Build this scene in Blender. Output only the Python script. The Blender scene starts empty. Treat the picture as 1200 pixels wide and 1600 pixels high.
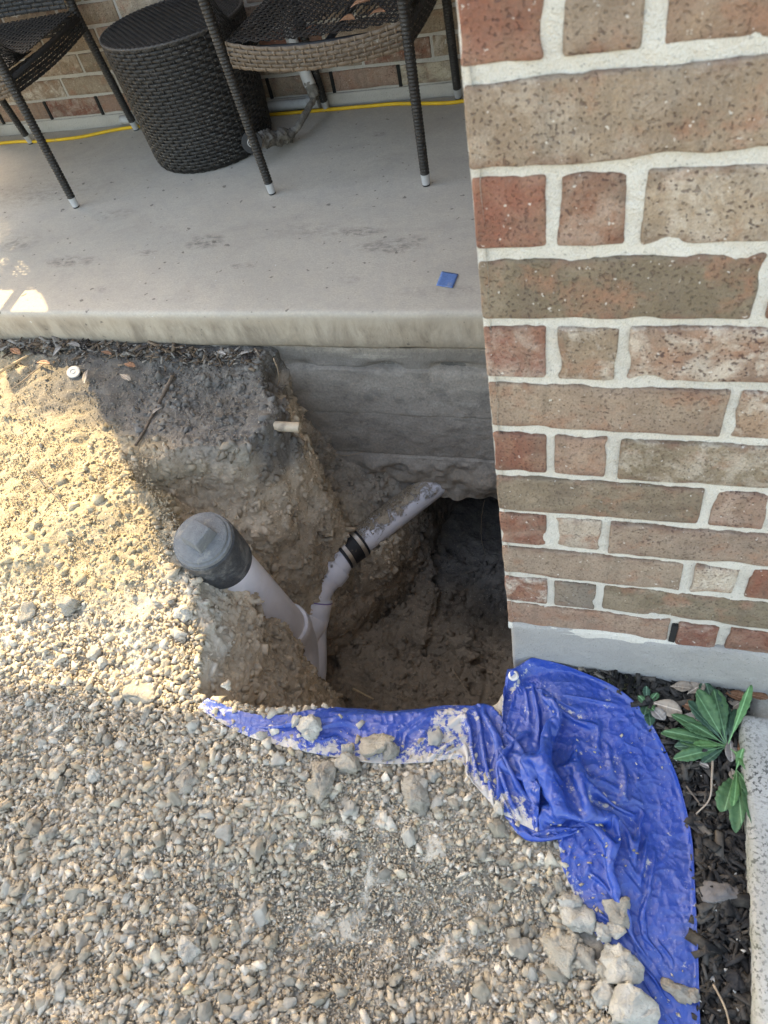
import bpy, bmesh, math, random
import numpy as np
from mathutils import Vector, Matrix, Euler

random.seed(7); RNG = np.random.default_rng(11)
SC = bpy.context.scene
C = SC.collection
R_ = math.radians

# ------------------------------------------------------------------ camera
# fitted to the brick courses (76.2 mm) of the house corner; pixels are those of the 1200x1600 photograph
CAM = np.array((0.1272, -0.5872, 1.0562)); YAW, PIT, ROL, FPX = 0.46208, 0.86807, -0.27802, 1109.0
_f = np.array((-math.sin(YAW)*math.cos(PIT), math.cos(YAW)*math.cos(PIT), -math.sin(PIT)))
_r0 = np.array((math.cos(YAW), math.sin(YAW), 0)); _u0 = np.cross(_r0, _f)
_r = math.cos(ROL)*_r0 + math.sin(ROL)*_u0; _u = -math.sin(ROL)*_r0 + math.cos(ROL)*_u0
cd = bpy.data.cameras.new('camera'); cam = bpy.data.objects.new('camera', cd); C.objects.link(cam)
cam.matrix_world = Matrix(((_r[0], _u[0], -_f[0], CAM[0]), (_r[1], _u[1], -_f[1], CAM[1]), (_r[2], _u[2], -_f[2], CAM[2]), (0, 0, 0, 1)))
cd.sensor_fit = 'VERTICAL'; cd.sensor_height = 36; cd.sensor_width = 27; cd.lens = FPX/1600*36
cd.clip_start = 0.02; cd.clip_end = 500
cd.dof.use_dof = True; cd.dof.focus_distance = 1.75; cd.dof.aperture_fstop = 10
SC.camera = cam
SC.render.resolution_x = 768; SC.render.resolution_y = 1024

# ------------------------------------------------------------------ world, sun, exposure
SUN_EL = R_(36); SUN_TRAVEL = Vector((0.70, -0.714, 0)).normalized()
w = bpy.data.worlds.new('World'); SC.world = w; w.use_nodes = True
wn = w.node_tree; bg = wn.nodes['Background']
sky = wn.nodes.new('ShaderNodeTexSky'); sky.sky_type = 'NISHITA'; sky.sun_disc = False
sky.sun_elevation = SUN_EL; sky.sun_rotation = math.atan2(-SUN_TRAVEL.x, -SUN_TRAVEL.y)
sky.air_density = 1.0; sky.dust_density = 2.5; sky.ozone_density = 0.6
wn.links.new(sky.outputs[0], bg.inputs[0]); bg.inputs[1].default_value = 0.15
sl = bpy.data.lights.new('sun', 'SUN'); sl.energy = 2.0; sl.angle = R_(0.35); sl.color = (1.0, 0.88, 0.66)
so = bpy.data.objects.new('sun', sl); C.objects.link(so); so.location = (-6, 6, 6)
so.rotation_euler = Vector((SUN_TRAVEL.x*math.cos(SUN_EL), SUN_TRAVEL.y*math.cos(SUN_EL), -math.sin(SUN_EL))).to_track_quat('-Z', 'Y').to_euler()
SC.view_settings.view_transform = 'Standard'; SC.view_settings.look = 'None'
SC.view_settings.gamma = 1.0; SC.view_settings.exposure = 2.82
SC.view_settings.use_white_balance = True; SC.view_settings.white_balance_temperature = 8200; SC.view_settings.white_balance_tint = 10

# ------------------------------------------------------------------ helpers
def ray(u, v):
    return _f + (u-600)/FPX*_r - (v-800)/FPX*_u
def on_z(u, v, z=0.0):
    d = ray(u, v); return CAM + d*((z-CAM[2])/d[2])
def on_y(u, v, y):
    d = ray(u, v); return CAM + d*((y-CAM[1])/d[1])

_LAT = np.random.default_rng(5).random((33, 33, 33)).astype(np.float32)
_LAT[32] = _LAT[0]; _LAT[:, 32] = _LAT[:, 0]; _LAT[:, :, 32] = _LAT[:, :, 0]
def vn(P, freq, seed=0):
    """value noise -1..1 at points P (n,3)"""
    Q = np.asarray(P, dtype=np.float64)*freq + np.array((seed*7.13+100, seed*3.71+100, seed*5.37+100))
    i = np.floor(Q).astype(int); t = Q-i; t = t*t*(3-2*t); i %= 32
    x, y, z = i[..., 0], i[..., 1], i[..., 2]; a, b, c = t[..., 0], t[..., 1], t[..., 2]
    L = _LAT
    c00 = L[x, y, z]*(1-a)+L[x+1, y, z]*a; c10 = L[x, y+1, z]*(1-a)+L[x+1, y+1, z]*a
    c01 = L[x, y, z+1]*(1-a)+L[x+1, y, z+1]*a; c11 = L[x, y+1, z+1]*(1-a)+L[x+1, y+1, z+1]*a
    return ((c00*(1-b)+c10*b)*(1-c)+(c01*(1-b)+c11*b)*c)*2-1
def vn2(x, y, freq, seed=0):
    x = np.asarray(x, float); y = np.asarray(y, float)
    return vn(np.stack([x, y, np.zeros_like(x)+0.37], -1), freq, seed)
def sstep(a, b, x):
    t = np.clip((x-a)/(b-a), 0, 1); return t*t*(3-2*t)
def poly_sd(x, y, P):
    """signed distance to polygon P, positive inside"""
    P = np.asarray(P, float); x = np.asarray(x, float); y = np.asarray(y, float)
    d = np.full(x.shape, 1e9); ins = np.zeros(x.shape, bool); n = len(P)
    for k in range(n):
        a, b = P[k], P[(k+1) % n]; e = b-a
        t = np.clip(((x-a[0])*e[0]+(y-a[1])*e[1])/(e@e), 0, 1)
        d = np.minimum(d, np.hypot(x-a[0]-t*e[0], y-a[1]-t*e[1]))
        c = ((a[1] > y) != (b[1] > y)) & (x < (b[0]-a[0])*(y-a[1])/((b[1]-a[1]) or 1e-12)+a[0])
        ins ^= c
    return np.where(ins, d, -d)
def catmull(P, n):
    P = np.asarray(P, float); P = np.vstack([2*P[0]-P[1], P, 2*P[-1]-P[-2]]); out = []
    m = len(P)-3
    for s in np.linspace(0, m, n):
        k = min(int(s), m-1); t = s-k; p0, p1, p2, p3 = P[k:k+4]
        out.append(.5*((2*p1)+(-p0+p2)*t+(2*p0-5*p1+4*p2-p3)*t*t+(-p0+3*p1-3*p2+p3)*t**3))
    return np.array(out)

def mesh(name, V, F, smooth=False):
    me = bpy.data.meshes.new(name); me.from_pydata([tuple(map(float, v)) for v in V] if len(V) < 4000 else np.asarray(V, float).tolist(), [], F if isinstance(F, list) else F.tolist())
    me.validate(clean_customdata=False); me.update()
    if smooth: me.shade_smooth()
    return me
def fast_mesh(name, V, F, smooth=False):
    """V (n,3), F (m,k) numpy arrays"""
    V = np.asarray(V, np.float32); F = np.asarray(F, np.int32); k = F.shape[1]
    me = bpy.data.meshes.new(name); me.vertices.add(len(V)); me.vertices.foreach_set('co', V.ravel())
    me.loops.add(F.size); me.loops.foreach_set('vertex_index', F.ravel())
    me.polygons.add(len(F)); me.polygons.foreach_set('loop_start', np.arange(0, F.size, k, dtype=np.int32))
    me.polygons.foreach_set('loop_total', np.full(len(F), k, np.int32))
    me.update(calc_edges=True); me.validate(clean_customdata=False)
    if smooth: me.shade_smooth()
    return me
def set_col(me, col, name='col'):
    col = np.asarray(col, np.float32)
    if col.shape[1] == 3: col = np.hstack([col, np.ones((len(col), 1), np.float32)])
    a = me.color_attributes.new(name, 'FLOAT_COLOR', 'POINT'); a.data.foreach_set('color', col.ravel())
def obj(name, me, material=None, parent=None, loc=None, rot=None, kind=None):
    o = bpy.data.objects.new(name, me); C.objects.link(o)
    if material is not None and me is not None and len(me.materials) == 0: me.materials.append(material)
    if parent is not None: o.parent = parent
    if loc is not None: o.location = loc
    if rot is not None: o.rotation_euler = rot
    if kind: o['kind'] = kind
    return o
def empty(name, loc=(0, 0, 0), rotz=0):
    o = bpy.data.objects.new(name, None); C.objects.link(o); o.location = loc; o.rotation_euler = (0, 0, rotz); o.empty_display_size = .05; return o
def tag(o, label, cat, group=None):
    o['label'] = label; o['category'] = cat
    if group: o['group'] = group
    return o
def grid_faces(nu, nv, closed_u=False):
    """index (i*nv + j), i<nu, j<nv"""
    i = np.arange(nu if closed_u else nu-1); j = np.arange(nv-1)
    I, J = np.meshgrid(i, j, indexing='ij'); I2 = (I+1) % nu
    return np.stack([I*nv+J, I2*nv+J, I2*nv+J+1, I*nv+J+1], -1).reshape(-1, 4)
def frames(P):
    P = np.asarray(P, float); T = np.gradient(P, axis=0); T /= np.linalg.norm(T, axis=1)[:, None]+1e-12
    ref = np.array((0, 0, 1.0)) if abs(T[0][2]) < .9 else np.array((1.0, 0, 0))
    n = np.cross(T[0], ref); n /= np.linalg.norm(n); N = [n]
    for k in range(1, len(P)):
        n = N[-1]-T[k]*(N[-1]@T[k]); n /= np.linalg.norm(n)+1e-12; N.append(n)
    N = np.array(N); return T, N, np.cross(T, N)
def tube(P, rad, n=16, cap=True, wob=None):
    P = np.asarray(P, float); m = len(P); T, N, B = frames(P)
    rad = np.broadcast_to(np.asarray(rad, float), (m,))
    a = np.arange(n)*2*np.pi/n
    V = P[:, None]+rad[:, None, None]*(np.cos(a)[None, :, None]*N[:, None]+np.sin(a)[None, :, None]*B[:, None])
    V = V.reshape(-1, 3)
    if wob: V = V+wob(V)
    F = []
    for i in range(m-1):
        for j in range(n):
            F.append((i*n+j, i*n+(j+1) % n, (i+1)*n+(j+1) % n, (i+1)*n+j))
    F = [tuple(f[::-1]) for f in F]
    if cap: F.append(tuple(range(n))); F.append(tuple(range((m-1)*n, m*n))[::-1])
    return V, F
def rev(axis0, axis1, prof, n=40):
    """revolve profile [(s metres along axis, radius)]"""
    a = np.asarray(axis0, float); b = np.asarray(axis1, float); t = (b-a)/np.linalg.norm(b-a)
    ref = np.array((1.0, 0, 0)) if abs(t[0]) < .9 else np.array((0, 1.0, 0))
    u = np.cross(t, ref); u /= np.linalg.norm(u); v = np.cross(t, u); ang = np.arange(n)*2*np.pi/n; V = []
    for s, r in prof: V.extend(a+t*s+r*(math.cos(q)*u+math.sin(q)*v) for q in ang)
    F = []; m = len(prof)
    for i in range(m-1):
        for j in range(n): F.append((i*n+j, i*n+(j+1) % n, (i+1)*n+(j+1) % n, (i+1)*n+j))
    F.append(tuple(range(n))[::-1]); F.append(tuple(range((m-1)*n, m*n)))
    return np.array(V), F
def smooth_by_angle(me, deg=40):
    me.shade_smooth()
    bm = bmesh.new(); bm.from_mesh(me); bmesh.ops.recalc_face_normals(bm, faces=bm.faces)
    for e in bm.edges:
        if len(e.link_faces) == 2 and e.calc_face_angle(0) > R_(deg): e.smooth = False
    bm.to_mesh(me); bm.free(); return me
def join(parts):
    V = []; F = []; k = 0
    for v, f in parts:
        V.append(np.asarray(v, float)); F.extend([tuple(int(i)+k for i in q) for q in f]); k += len(v)
    return np.vstack(V), F
def box_vf(x0, x1, y0, y1, z0, z1):
    V = [(x, y, z) for x in (x0, x1) for y in (y0, y1) for z in (z0, z1)]
    return np.array(V, float), [(0, 1, 3, 2), (4, 6, 7, 5), (0, 4, 5, 1), (2, 3, 7, 6), (0, 2, 6, 4), (1, 5, 7, 3)]
def rounded_box(hx, hy, hz, r, nx, ny, nz, disp=None):
    """box with rounded edges and a displacement field; half sizes"""
    def axis(h, n):
        a = np.linspace(-h+r, h-r, max(n, 2)); return np.concatenate([[-h, -h+r*.45], a, [h-r*.45, h]])
    ax = [axis(hx, nx), axis(hy, ny), axis(hz, nz)]; hs = np.array((hx, hy, hz)); VV = []; FF = []; k = 0
    for d in range(3):
        e, g = [q for q in range(3) if q != d]
        for s in (-1, 1):
            A, B = np.meshgrid(ax[e], ax[g], indexing='ij'); P = np.zeros(A.shape+(3,)); P[..., d] = s*hs[d]; P[..., e] = A; P[..., g] = B
            f = grid_faces(*A.shape)
            flip = (s < 0) != (d == 1)
            VV.append(P.reshape(-1, 3)); FF.append((f[:, ::-1] if flip else f)+k); k += P.size//3
    P = np.vstack(VV); inner = np.clip(P, -hs+r, hs-r); D = P-inner; L = np.linalg.norm(D, axis=1)[:, None]
    P = inner+D/np.maximum(L, 1e-9)*r
    key = np.round(P*1e6).astype(np.int64); _, idx, inv = np.unique(key, axis=0, return_index=True, return_inverse=True)
    F = inv.ravel()[np.vstack(FF)]; P = P[idx]
    F = F[[len(set(f)) == 4 for f in F.tolist()]] if False else F
    if disp is not None: P = disp(P)
    return P, F

# ------------------------------------------------------------------ material helpers
class NT:
    def __init__(s, name):
        s.m = bpy.data.materials.new(name); s.m.use_nodes = True; s.t = s.m.node_tree; s.b = s.t.nodes['Principled BSDF']
        s.out = s.t.nodes['Material Output']
    def n(s, typ, **kw):
        nd = s.t.nodes.new('ShaderNode'+typ)
        for k, v in kw.items():
            if k in nd.inputs:
                s.put(nd.inputs[k], v)
            else: setattr(nd, k, v)
        return nd
    def put(s, sock, v):
        if isinstance(v, bpy.types.NodeSocket): s.t.links.new(v, sock)
        elif isinstance(v, (tuple, list)) and sock.type == 'RGBA' and len(v) == 3: sock.default_value = (*v, 1)
        else: sock.default_value = v
    def noise(s, vec, scale, detail=4, rough=.55, dist=0):
        return s.n('TexNoise', Vector=vec, Scale=scale, Detail=detail, Roughness=rough, Distortion=dist).outputs[0]
    def ramp(s, x, a, b, lo=0.0, hi=1.0):
        return s.n('MapRange', **{'Value': x, 'From Min': a, 'From Max': b, 'To Min': lo, 'To Max': hi}).outputs[0]
    def mix(s, f, a, b, mode='MIX'):
        nd = s.t.nodes.new('ShaderNodeMix'); nd.data_type = 'RGBA'; nd.blend_type = mode
        s.put(nd.inputs[0], f); s.put(nd.inputs[6], a); s.put(nd.inputs[7], b); return nd.outputs[2]
    def math(s, op, a, b=0.0, clamp=False):
        nd = s.t.nodes.new('ShaderNodeMath'); nd.operation = op; nd.use_clamp = clamp; s.put(nd.inputs[0], a); s.put(nd.inputs[1], b); return nd.outputs[0]
    def scale(s, vec, v):
        nd = s.t.nodes.new('ShaderNodeVectorMath'); nd.operation = 'MULTIPLY'; s.put(nd.inputs[0], vec); nd.inputs[1].default_value = v; return nd.outputs[0]
    def obj_vec(s, random=False):
        c = s.n('TexCoord').outputs['Object']
        if random:
            r = s.n('ObjectInfo').outputs['Random']
            sc = s.math('MULTIPLY', r, 61.7); cx = s.n('CombineXYZ', X=sc, Y=s.math('MULTIPLY', r, 37.3), Z=s.math('MULTIPLY', r, 83.1)).outputs[0]
            nd = s.t.nodes.new('ShaderNodeVectorMath'); nd.operation = 'ADD'; s.put(nd.inputs[0], c); s.put(nd.inputs[1], cx); c = nd.outputs[0]
        return c
    def bump(s, height, dist, strength=1.0, normal=None):
        nd = s.n('Bump', Height=height, Distance=dist, Strength=strength)
        if normal is not None: s.put(nd.inputs['Normal'], normal)
        return nd.outputs[0]
    def done(s, color=None, rough=.85, normal=None, metal=0, spec=.3):
        if color is not None: s.put(s.b.inputs['Base Color'], color)
        s.put(s.b.inputs['Roughness'], rough); s.put(s.b.inputs['Metallic'], metal); s.put(s.b.inputs['Specular IOR Level'], spec)
        if normal is not None: s.put(s.b.inputs['Normal'], normal)
        return s.m
M = {}
def m_brick():
    t = NT('brick'); v = t.obj_vec(True); base = t.n('ObjectInfo').outputs['Color']
    big = t.noise(v, 16, 4, .55, .5); st = t.noise(t.scale(v, (42, 42, 9)), 1, 4, .6, .4)
    c = t.mix(t.ramp(big, .44, .62, 0, .6), base, t.mix(.5, base, (.46, .36, .26)))
    c = t.mix(t.ramp(st, .50, .70, 0, .7), c, t.mix(.7, c, (.15, .115, .085)))
    c = t.mix(t.ramp(t.noise(v, 24, 5, .65, .3), .53, .68, 0, .75), c, (.315, .16, .10))
    hz = t.n('SeparateXYZ', Vector=t.n('TexCoord').outputs['Object']).outputs[2]; edge = t.ramp(t.math('ABSOLUTE', hz), .020, .031)
    c = t.mix(t.math('MULTIPLY', edge, t.ramp(t.noise(v, 30, 4, .6), .45, .62, 0, .75)), c, (.19, .105, .075))
    rnd0 = t.n('ObjectInfo').outputs['Random']; fr0 = lambda k: t.math('FRACT', t.math('MULTIPLY', rnd0, k)); ef = t.noise(v, 27, 7, .72, .5); c = t.mix(t.math('MULTIPLY', t.ramp(ef, .46, .60, 0, .92), t.ramp(fr0(7.7), .45, 1, .04, 1)), c, (.60, .53, .44)); c = t.mix(t.math('MULTIPLY', t.ramp(t.noise(t.scale(v, (13, 13, 22)), 1, 4, .6, .6), .48, .64, 0, .8), t.ramp(fr0(11.9), .1, .9, .1, 1)), c, t.mix(.7, c, (.12, .09, .065)))
    grain = t.noise(v, 460, 4, .65); c = t.mix(t.ramp(grain, .34, .66, .0, .62), c, t.mix(.62, c, (.10, .07, .055)), 'MIX')
    sp = t.noise(v, 300, 1, .4, 0); spm = t.ramp(sp, .63, .69); rnd = t.n('ObjectInfo').outputs['Random']; fr = lambda k: t.math('FRACT', t.math('MULTIPLY', rnd, k)); sel = t.math('MULTIPLY', t.ramp(t.noise(v, 20, 3), .36, .56), t.ramp(fr(17.3), 0, 1, .15, 1.0))
    c = t.mix(t.math('MULTIPLY', t.math('MULTIPLY', spm, sel), .85), c, (.085, .05, .045))
    wsp = t.ramp(t.noise(v, 190, 2, .5), .70, .74, 0, .7); c = t.mix(wsp, c, (.62, .58, .52))
    h = t.math('ADD', t.math('MULTIPLY', t.noise(v, 55, 6, .65), .9), t.math('MULTIPLY', grain, .25)); h = t.math('ADD', h, t.math('MULTIPLY', st, .35)); h = t.math('SUBTRACT', h, t.math('MULTIPLY', spm, .35))
    return t.done(c, .92, t.bump(h, .007), spec=.2)
def m_mortar(name, col, dark=.0):
    t = NT(name); v = t.obj_vec(); g = t.noise(v, 520, 3, .65); b = t.noise(v, 14, 4)
    c = t.mix(t.ramp(b, .35, .7, 0, .35), col, tuple(x*.78 for x in col)); c = t.mix(t.ramp(g, .35, .7, 0, .5), c, tuple(x*.7 for x in col))
    st = t.noise(v, 5, 7, .7, .4); c = t.mix(t.ramp(st, .5, .75, 0, .45), c, tuple(x*.55 for x in col)); c = t.mix(t.ramp(t.noise(v, 260, 2, .5), .67, .71, 0, .6), c, tuple(x*.35 for x in col))
    h = t.math('ADD', t.math('MULTIPLY', t.noise(v, 110, 4, .6), .9), t.math('MULTIPLY', g, .7))
    return t.done(c, .95, t.bump(h, .005), spec=.15)
def m_slab():
    t = NT('patio_concrete'); v = t.obj_vec(); b = t.noise(v, 2.2, 5, .6); f = t.noise(v, 160, 4, .6); mid = t.noise(v, 11, 5, .65)
    c = t.mix(t.ramp(b, .3, .7), (.425, .375, .305), (.515, .46, .38)); c = t.mix(t.ramp(mid, .4, .75, 0, .3), c, (.30, .285, .265))
    c = t.mix(t.ramp(f, .3, .72, 0, .42), c, (.25, .235, .215)); c = t.mix(t.ramp(t.noise(v, 45, 6, .75), .45, .7, 0, .3), c, (.27, .255, .235)); zl = t.n('SeparateXYZ', Vector=v).outputs[2]; c = t.mix(t.math('MULTIPLY', t.ramp(zl, -.004, -.03), t.ramp(t.noise(v, 9, 5, .65), .25, .7, .55, .95)), c, (.41, .34, .255)); lipm = t.math('MULTIPLY', t.ramp(zl, -.01, -.05), t.ramp(t.noise(t.scale(v, (14, 14, 5)), 1, 7, .72, .4), .42, .62, 0, .8)); c = t.mix(lipm, c, (.20, .16, .12)); c = t.mix(t.math('MULTIPLY', t.ramp(zl, -.07, -.115), t.ramp(t.noise(v, 40, 5, .7), .35, .6, .2, .8)), c, (.21, .175, .135))  # tan on the lip paints in warm bounce light; darker streaks are dirt
    # dark scuffs and mud smears lying on the slab: breakup noise x a few soft spots
    xy = t.n('SeparateXYZ', Vector=v); spots = None
    for (px, py, rx, ry, s) in SCUFFS:
        p = on_z(px, py, 0); dx = t.math('DIVIDE', t.math('SUBTRACT', xy.outputs[0], float(p[0])), rx); dy = t.math('DIVIDE', t.math('SUBTRACT', xy.outputs[1], float(p[1])), ry)
        g = t.math('SUBTRACT', 1.0, t.math('ADD', t.math('MULTIPLY', dx, dx), t.math('MULTIPLY', dy, dy)), True); g = t.math('MULTIPLY', g, s)
        spots = g if spots is None else t.math('MAXIMUM', spots, g)
    br = t.noise(t.scale(v, (30, 55, 30)), 1, 6, .7, .5); mk = t.math('MULTIPLY', t.math('MULTIPLY', t.ramp(br, .42, .62), t.ramp(t.noise(v, 14, 5, .7, .6), .34, .52)), spots, True)
    c = t.mix(mk, c, (.075, .068, .06))
    sp = t.noise(v, 38, 2, .5); sp2 = t.ramp(sp, .69, .72, 0, .75); c = t.mix(sp2, c, (.12, .105, .09)); c = t.mix(t.ramp(t.noise(t.scale(v, (3, 5, 3)), 1, 7, .72, .8), .52, .72, 0, .38), c, (.27, .24, .205)); c = t.mix(t.ramp(t.noise(v, 85, 3, .6), .68, .74, 0, .5), c, (.2, .18, .155))
    ws = t.ramp(t.noise(v, 55, 2, .5), .77, .79, 0, .6); c = t.mix(ws, c, (.62, .6, .56))
    h = t.math('ADD', t.math('MULTIPLY', f, .8), t.math('MULTIPLY', mid, .8))
    return t.done(c, .9, t.bump(h, .0009), spec=.12)
def m_beam():
    t = NT('old_concrete'); v = t.obj_vec(); b = t.noise(t.scale(v, (3, 3, 9)), 1, 6, .65, .3); f = t.noise(v, 140, 5, .65); mid = t.noise(v, 16, 5, .7)
    z = t.n('SeparateXYZ', Vector=v).outputs[2]
    zz = t.math('ADD', z, t.math('MULTIPLY', t.math('SUBTRACT', t.noise(v, 5, 5, .6), .5), .10))
    c = t.mix(t.ramp(b, .3, .7), (.30, .255, .205), (.42, .365, .30)); c = t.mix(t.ramp(zz, -.56, -.62, 0, .7), c, (.36, .29, .215))
    c = t.mix(t.ramp(zz, -.135, -.105), c, (.46, .425, .375))          # formed lip kept clean above the old soil line
    band = t.math('MULTIPLY', t.ramp(zz, -.155, -.135, 1, 0), t.ramp(zz, -.215, -.185))
    c = t.mix(t.math('MULTIPLY', band, .6), c, (.15, .135, .12))
    c = t.mix(t.ramp(mid, .50, .68, 0, .65), c, (.17, .15, .125)); c = t.mix(t.ramp(t.noise(t.scale(v, (4, 4, 26)), 1, 6, .7, .5), .54, .68, 0, .5), c, (.50, .45, .37)); c = t.mix(t.ramp(t.noise(v, 30, 6, .75), .64, .72, 0, .5), c, (.43, .40, .35))
    h = t.math('ADD', t.math('MULTIPLY', f, .5), t.math('MULTIPLY', mid, 1.0))
    h = t.math('ADD', h, t.math('MULTIPLY', t.noise(v, 45, 6, .7), 1.2)); c = t.mix(t.ramp(f, .35, .7, 0, .5), c, (.14, .122, .105))
    return t.done(c, .95, t.bump(h, .0035), spec=.12)
def m_vcol(name, bumps, rough=.96, var=.45, fscale=90, speck=None):
    """colour from the vertex attribute, broken up by noise"""
    t = NT(name); v = t.obj_vec(); a = t.n('Attribute', attribute_name='col').outputs[0]
    n1 = t.noise(v, fscale, 6, .7); n2 = t.noise(v, fscale*.16, 5, .65)
    c = t.mix(t.ramp(n1, .3, .72, 0, var), a, t.mix(1, a, (.45, .43, .40), 'MULTIPLY'))
    c = t.mix(t.ramp(n2, .45, .7, 0, var*.8), c, t.mix(.35, c, (.46, .40, .31)))
    if speck:
        sp = t.ramp(t.noise(v, 260, 2, .5), .66, .70, 0, .7); c = t.mix(sp, c, speck)
    h = None
    for sc, amp in bumps:
        k = t.math('MULTIPLY', t.noise(v, sc, 6, .68), amp); h = k if h is None else t.math('ADD', h, k)
    return t.done(c, rough, t.bump(h, .012), spec=.12)
def m_plain(name, col, rough=.6, metal=0, spec=.4, var=.2, sc=40, bump=.0, dirt=None, dirt_lo=.55, dirt_hi=.65, bsc=None, rnd=False):
    t = NT(name); v = t.obj_vec(rnd); n = t.noise(v, sc, 5, .6)
    c = t.mix(t.ramp(n, .3, .7, 0, 1), tuple(x*(1-var) for x in col), tuple(min(1, x*(1+var)) for x in col)); r = rough
    if dirt:
        d = t.noise(v, 24, 7, .72, .4); dm = t.ramp(d, dirt_lo, dirt_hi); c = t.mix(dm, c, dirt); r = t.ramp(dm, 0, 1, rough, .95)
    nm = t.bump(t.noise(v, bsc or sc*4, 4, .6), bump) if bump else None
    return t.done(c, r, nm, metal, spec)
def m_pipe():
    """white PVC with clinging soil on what faces up"""
    t = NT('pvc'); v = t.obj_vec(); nz = t.n('SeparateXYZ', Vector=t.n('NewGeometry').outputs['Normal']).outputs[2]
    n = t.noise(v, 30, 8, .75, .5); dz = t.n('Attribute', attribute_name='dirt').outputs[2]
    d = t.math('ADD', t.math('MULTIPLY', nz, .42), t.math('ADD', t.math('MULTIPLY', t.math('SUBTRACT', n, .5), 1.7), t.math('MULTIPLY', dz, .55)))
    mk = t.ramp(d, .47, .63); sm = t.ramp(t.noise(v, 14, 6, .7), .42, .75, 0, .4)
    c = t.mix(t.math('MULTIPLY', sm, .7), (.74, .715, .735), (.50, .46, .42)); c = t.mix(mk, c, (.43, .345, .25))
    return t.done(c, t.ramp(mk, 0, 1, .38, .97), t.bump(t.math('ADD', t.math('MULTIPLY', mk, .5), t.math('MULTIPLY', t.math('MULTIPLY', mk, t.noise(v, 220, 5, .7)), .8)), .004), spec=.4)
def m_tarp():
    t = NT('blue_tarp'); v = t.obj_vec(); d = t.noise(v, 13, 7, .72, .6); d2 = t.noise(v, 55, 6, .75, .3); a = t.n('Attribute', attribute_name='dirt').outputs[2]
    c = t.mix(t.noise(v, 7, 4), (.005, .034, .20), (.010, .058, .335))
    c = t.mix(t.ramp(d, .42, .75, 0, .55), c, (.06, .085, .18)); mk = t.ramp(t.math('ADD', d2, t.math('MULTIPLY', a, .40)), .66, .72, 0, .9)
    c = t.mix(mk, c, (.47, .43, .36)); c = t.mix(t.ramp(t.noise(v, 330, 2), .66, .70, 0, .35), c, (.36, .36, .42))
    wv = t.n('TexWave', Vector=v, Scale=260, Distortion=.6).outputs[1]
    wp = t.n('VectorMath', operation='ADD'); t.put(wp.inputs[0], v); t.put(wp.inputs[1], t.scale(t.n('TexNoise', Vector=v, Scale=25).outputs[1], (.03, .03, .03))); cr = t.n('TexVoronoi', Vector=wp.outputs[0], Scale=38).outputs[0]; cr2 = t.n('TexVoronoi', Vector=wp.outputs[0], Scale=95).outputs[0]; h = t.math('ADD', t.math('ADD', t.math('MULTIPLY', cr, .9), t.math('MULTIPLY', cr2, .35)), t.math('MULTIPLY', wv, .03))
    return t.done(c, t.ramp(mk, 0, 1, .30, .95), t.bump(h, .0042), spec=.55)
def m_wicker():
    t = NT('wicker_strand'); v = t.obj_vec(); n = t.noise(v, 30, 5, .6); a = t.n('Attribute', attribute_name='col').outputs[0]
    c = t.mix(t.ramp(n, .45, .75, 0, .35), a, t.mix(.35, a, (.12, .105, .09))); dust = t.ramp(t.noise(v, 240, 2), .66, .7, 0, .5); c = t.mix(dust, c, (.35, .32, .28))
    return t.done(c, .55, t.bump(t.noise(v, 400, 3), .0008), spec=.4)
def m_leaf(name, a, b, rough=.55):
    t = NT(name); v = t.obj_vec(True); n = t.noise(v, 60, 5, .6); c = t.mix(t.ramp(n, .3, .7), a, b)
    u = t.n('TexCoord').outputs['Object']; y = t.math('ABSOLUTE', t.n('SeparateXYZ', Vector=u).outputs[1]); rib = t.ramp(y, 0.0004, .0012, .8, 0); c = t.mix(rib, c, tuple(min(1, x*1.7+.05) for x in b))
    return t.done(c, rough, t.bump(t.noise(v, 140, 4), .0015), spec=.4)
SCUFFS = [(320, 378, .075, .05, .9), (300, 385, .03, .02, .7), (560, 362, .10, .03, .8), (610, 385, .12, .045, .75), (640, 375, .06, .03, .7), (545, 437, .035, .02, .9), (110, 408, .12, .04, .7), (160, 452, .03, .02, .8),
          (60, 300, .3, .12, .35), (230, 395, .05, .02, .6), (380, 415, .05, .02, .8), (590, 210, .03, .02, .7), (180, 335, .10, .05, .35), (480, 360, .15, .05, .35), (30, 380, .1, .06, .5), (690, 455, .15, .03, .35)]
M['brick'] = m_brick(); M['mortar'] = m_mortar('mortar', (.68, .64, .565)); M['mortar2'] = m_mortar('mortar_grey', (.50, .465, .41))
M['footing'] = m_mortar('footing_concrete', (.39, .375, .35)); M['slab'] = m_slab(); M['beam'] = m_beam()
M['soil'] = m_vcol('soil', [(40, .35), (120, .25), (300, .12)], .96, .55, 130, speck=(.50, .44, .34))
M['stone'] = m_vcol('limestone', [(150, .22), (500, .16)], .93, .35, 200)
M['rock'] = m_vcol('rough_limestone', [(45, .7), (130, .8), (420, .35)], .95, .32, 70)
M['chip'] = m_vcol('mulch_chip', [(120, .2), (400, .1)], .9, .5, 150)
M['pvc'] = m_pipe(); M['tarp'] = m_tarp(); M['wicker'] = m_wicker()
M['dark_fit'] = m_plain('grey_plastic', (.045, .046, .049), .55, var=.3, sc=50, bump=.0015, dirt=(.22, .205, .185), dirt_lo=.50, dirt_hi=.72)
M['cap_top'] = m_plain('dusty_grey_plastic', (.15, .155, .158), .9, var=.15, sc=90, bump=.003, dirt=(.26, .245, .215), dirt_lo=.56, dirt_hi=.68)
M['rubber'] = m_plain('black_rubber', (.018, .018, .02), .5, var=.2, dirt=(.27, .22, .16), dirt_lo=.60, dirt_hi=.66)
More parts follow.
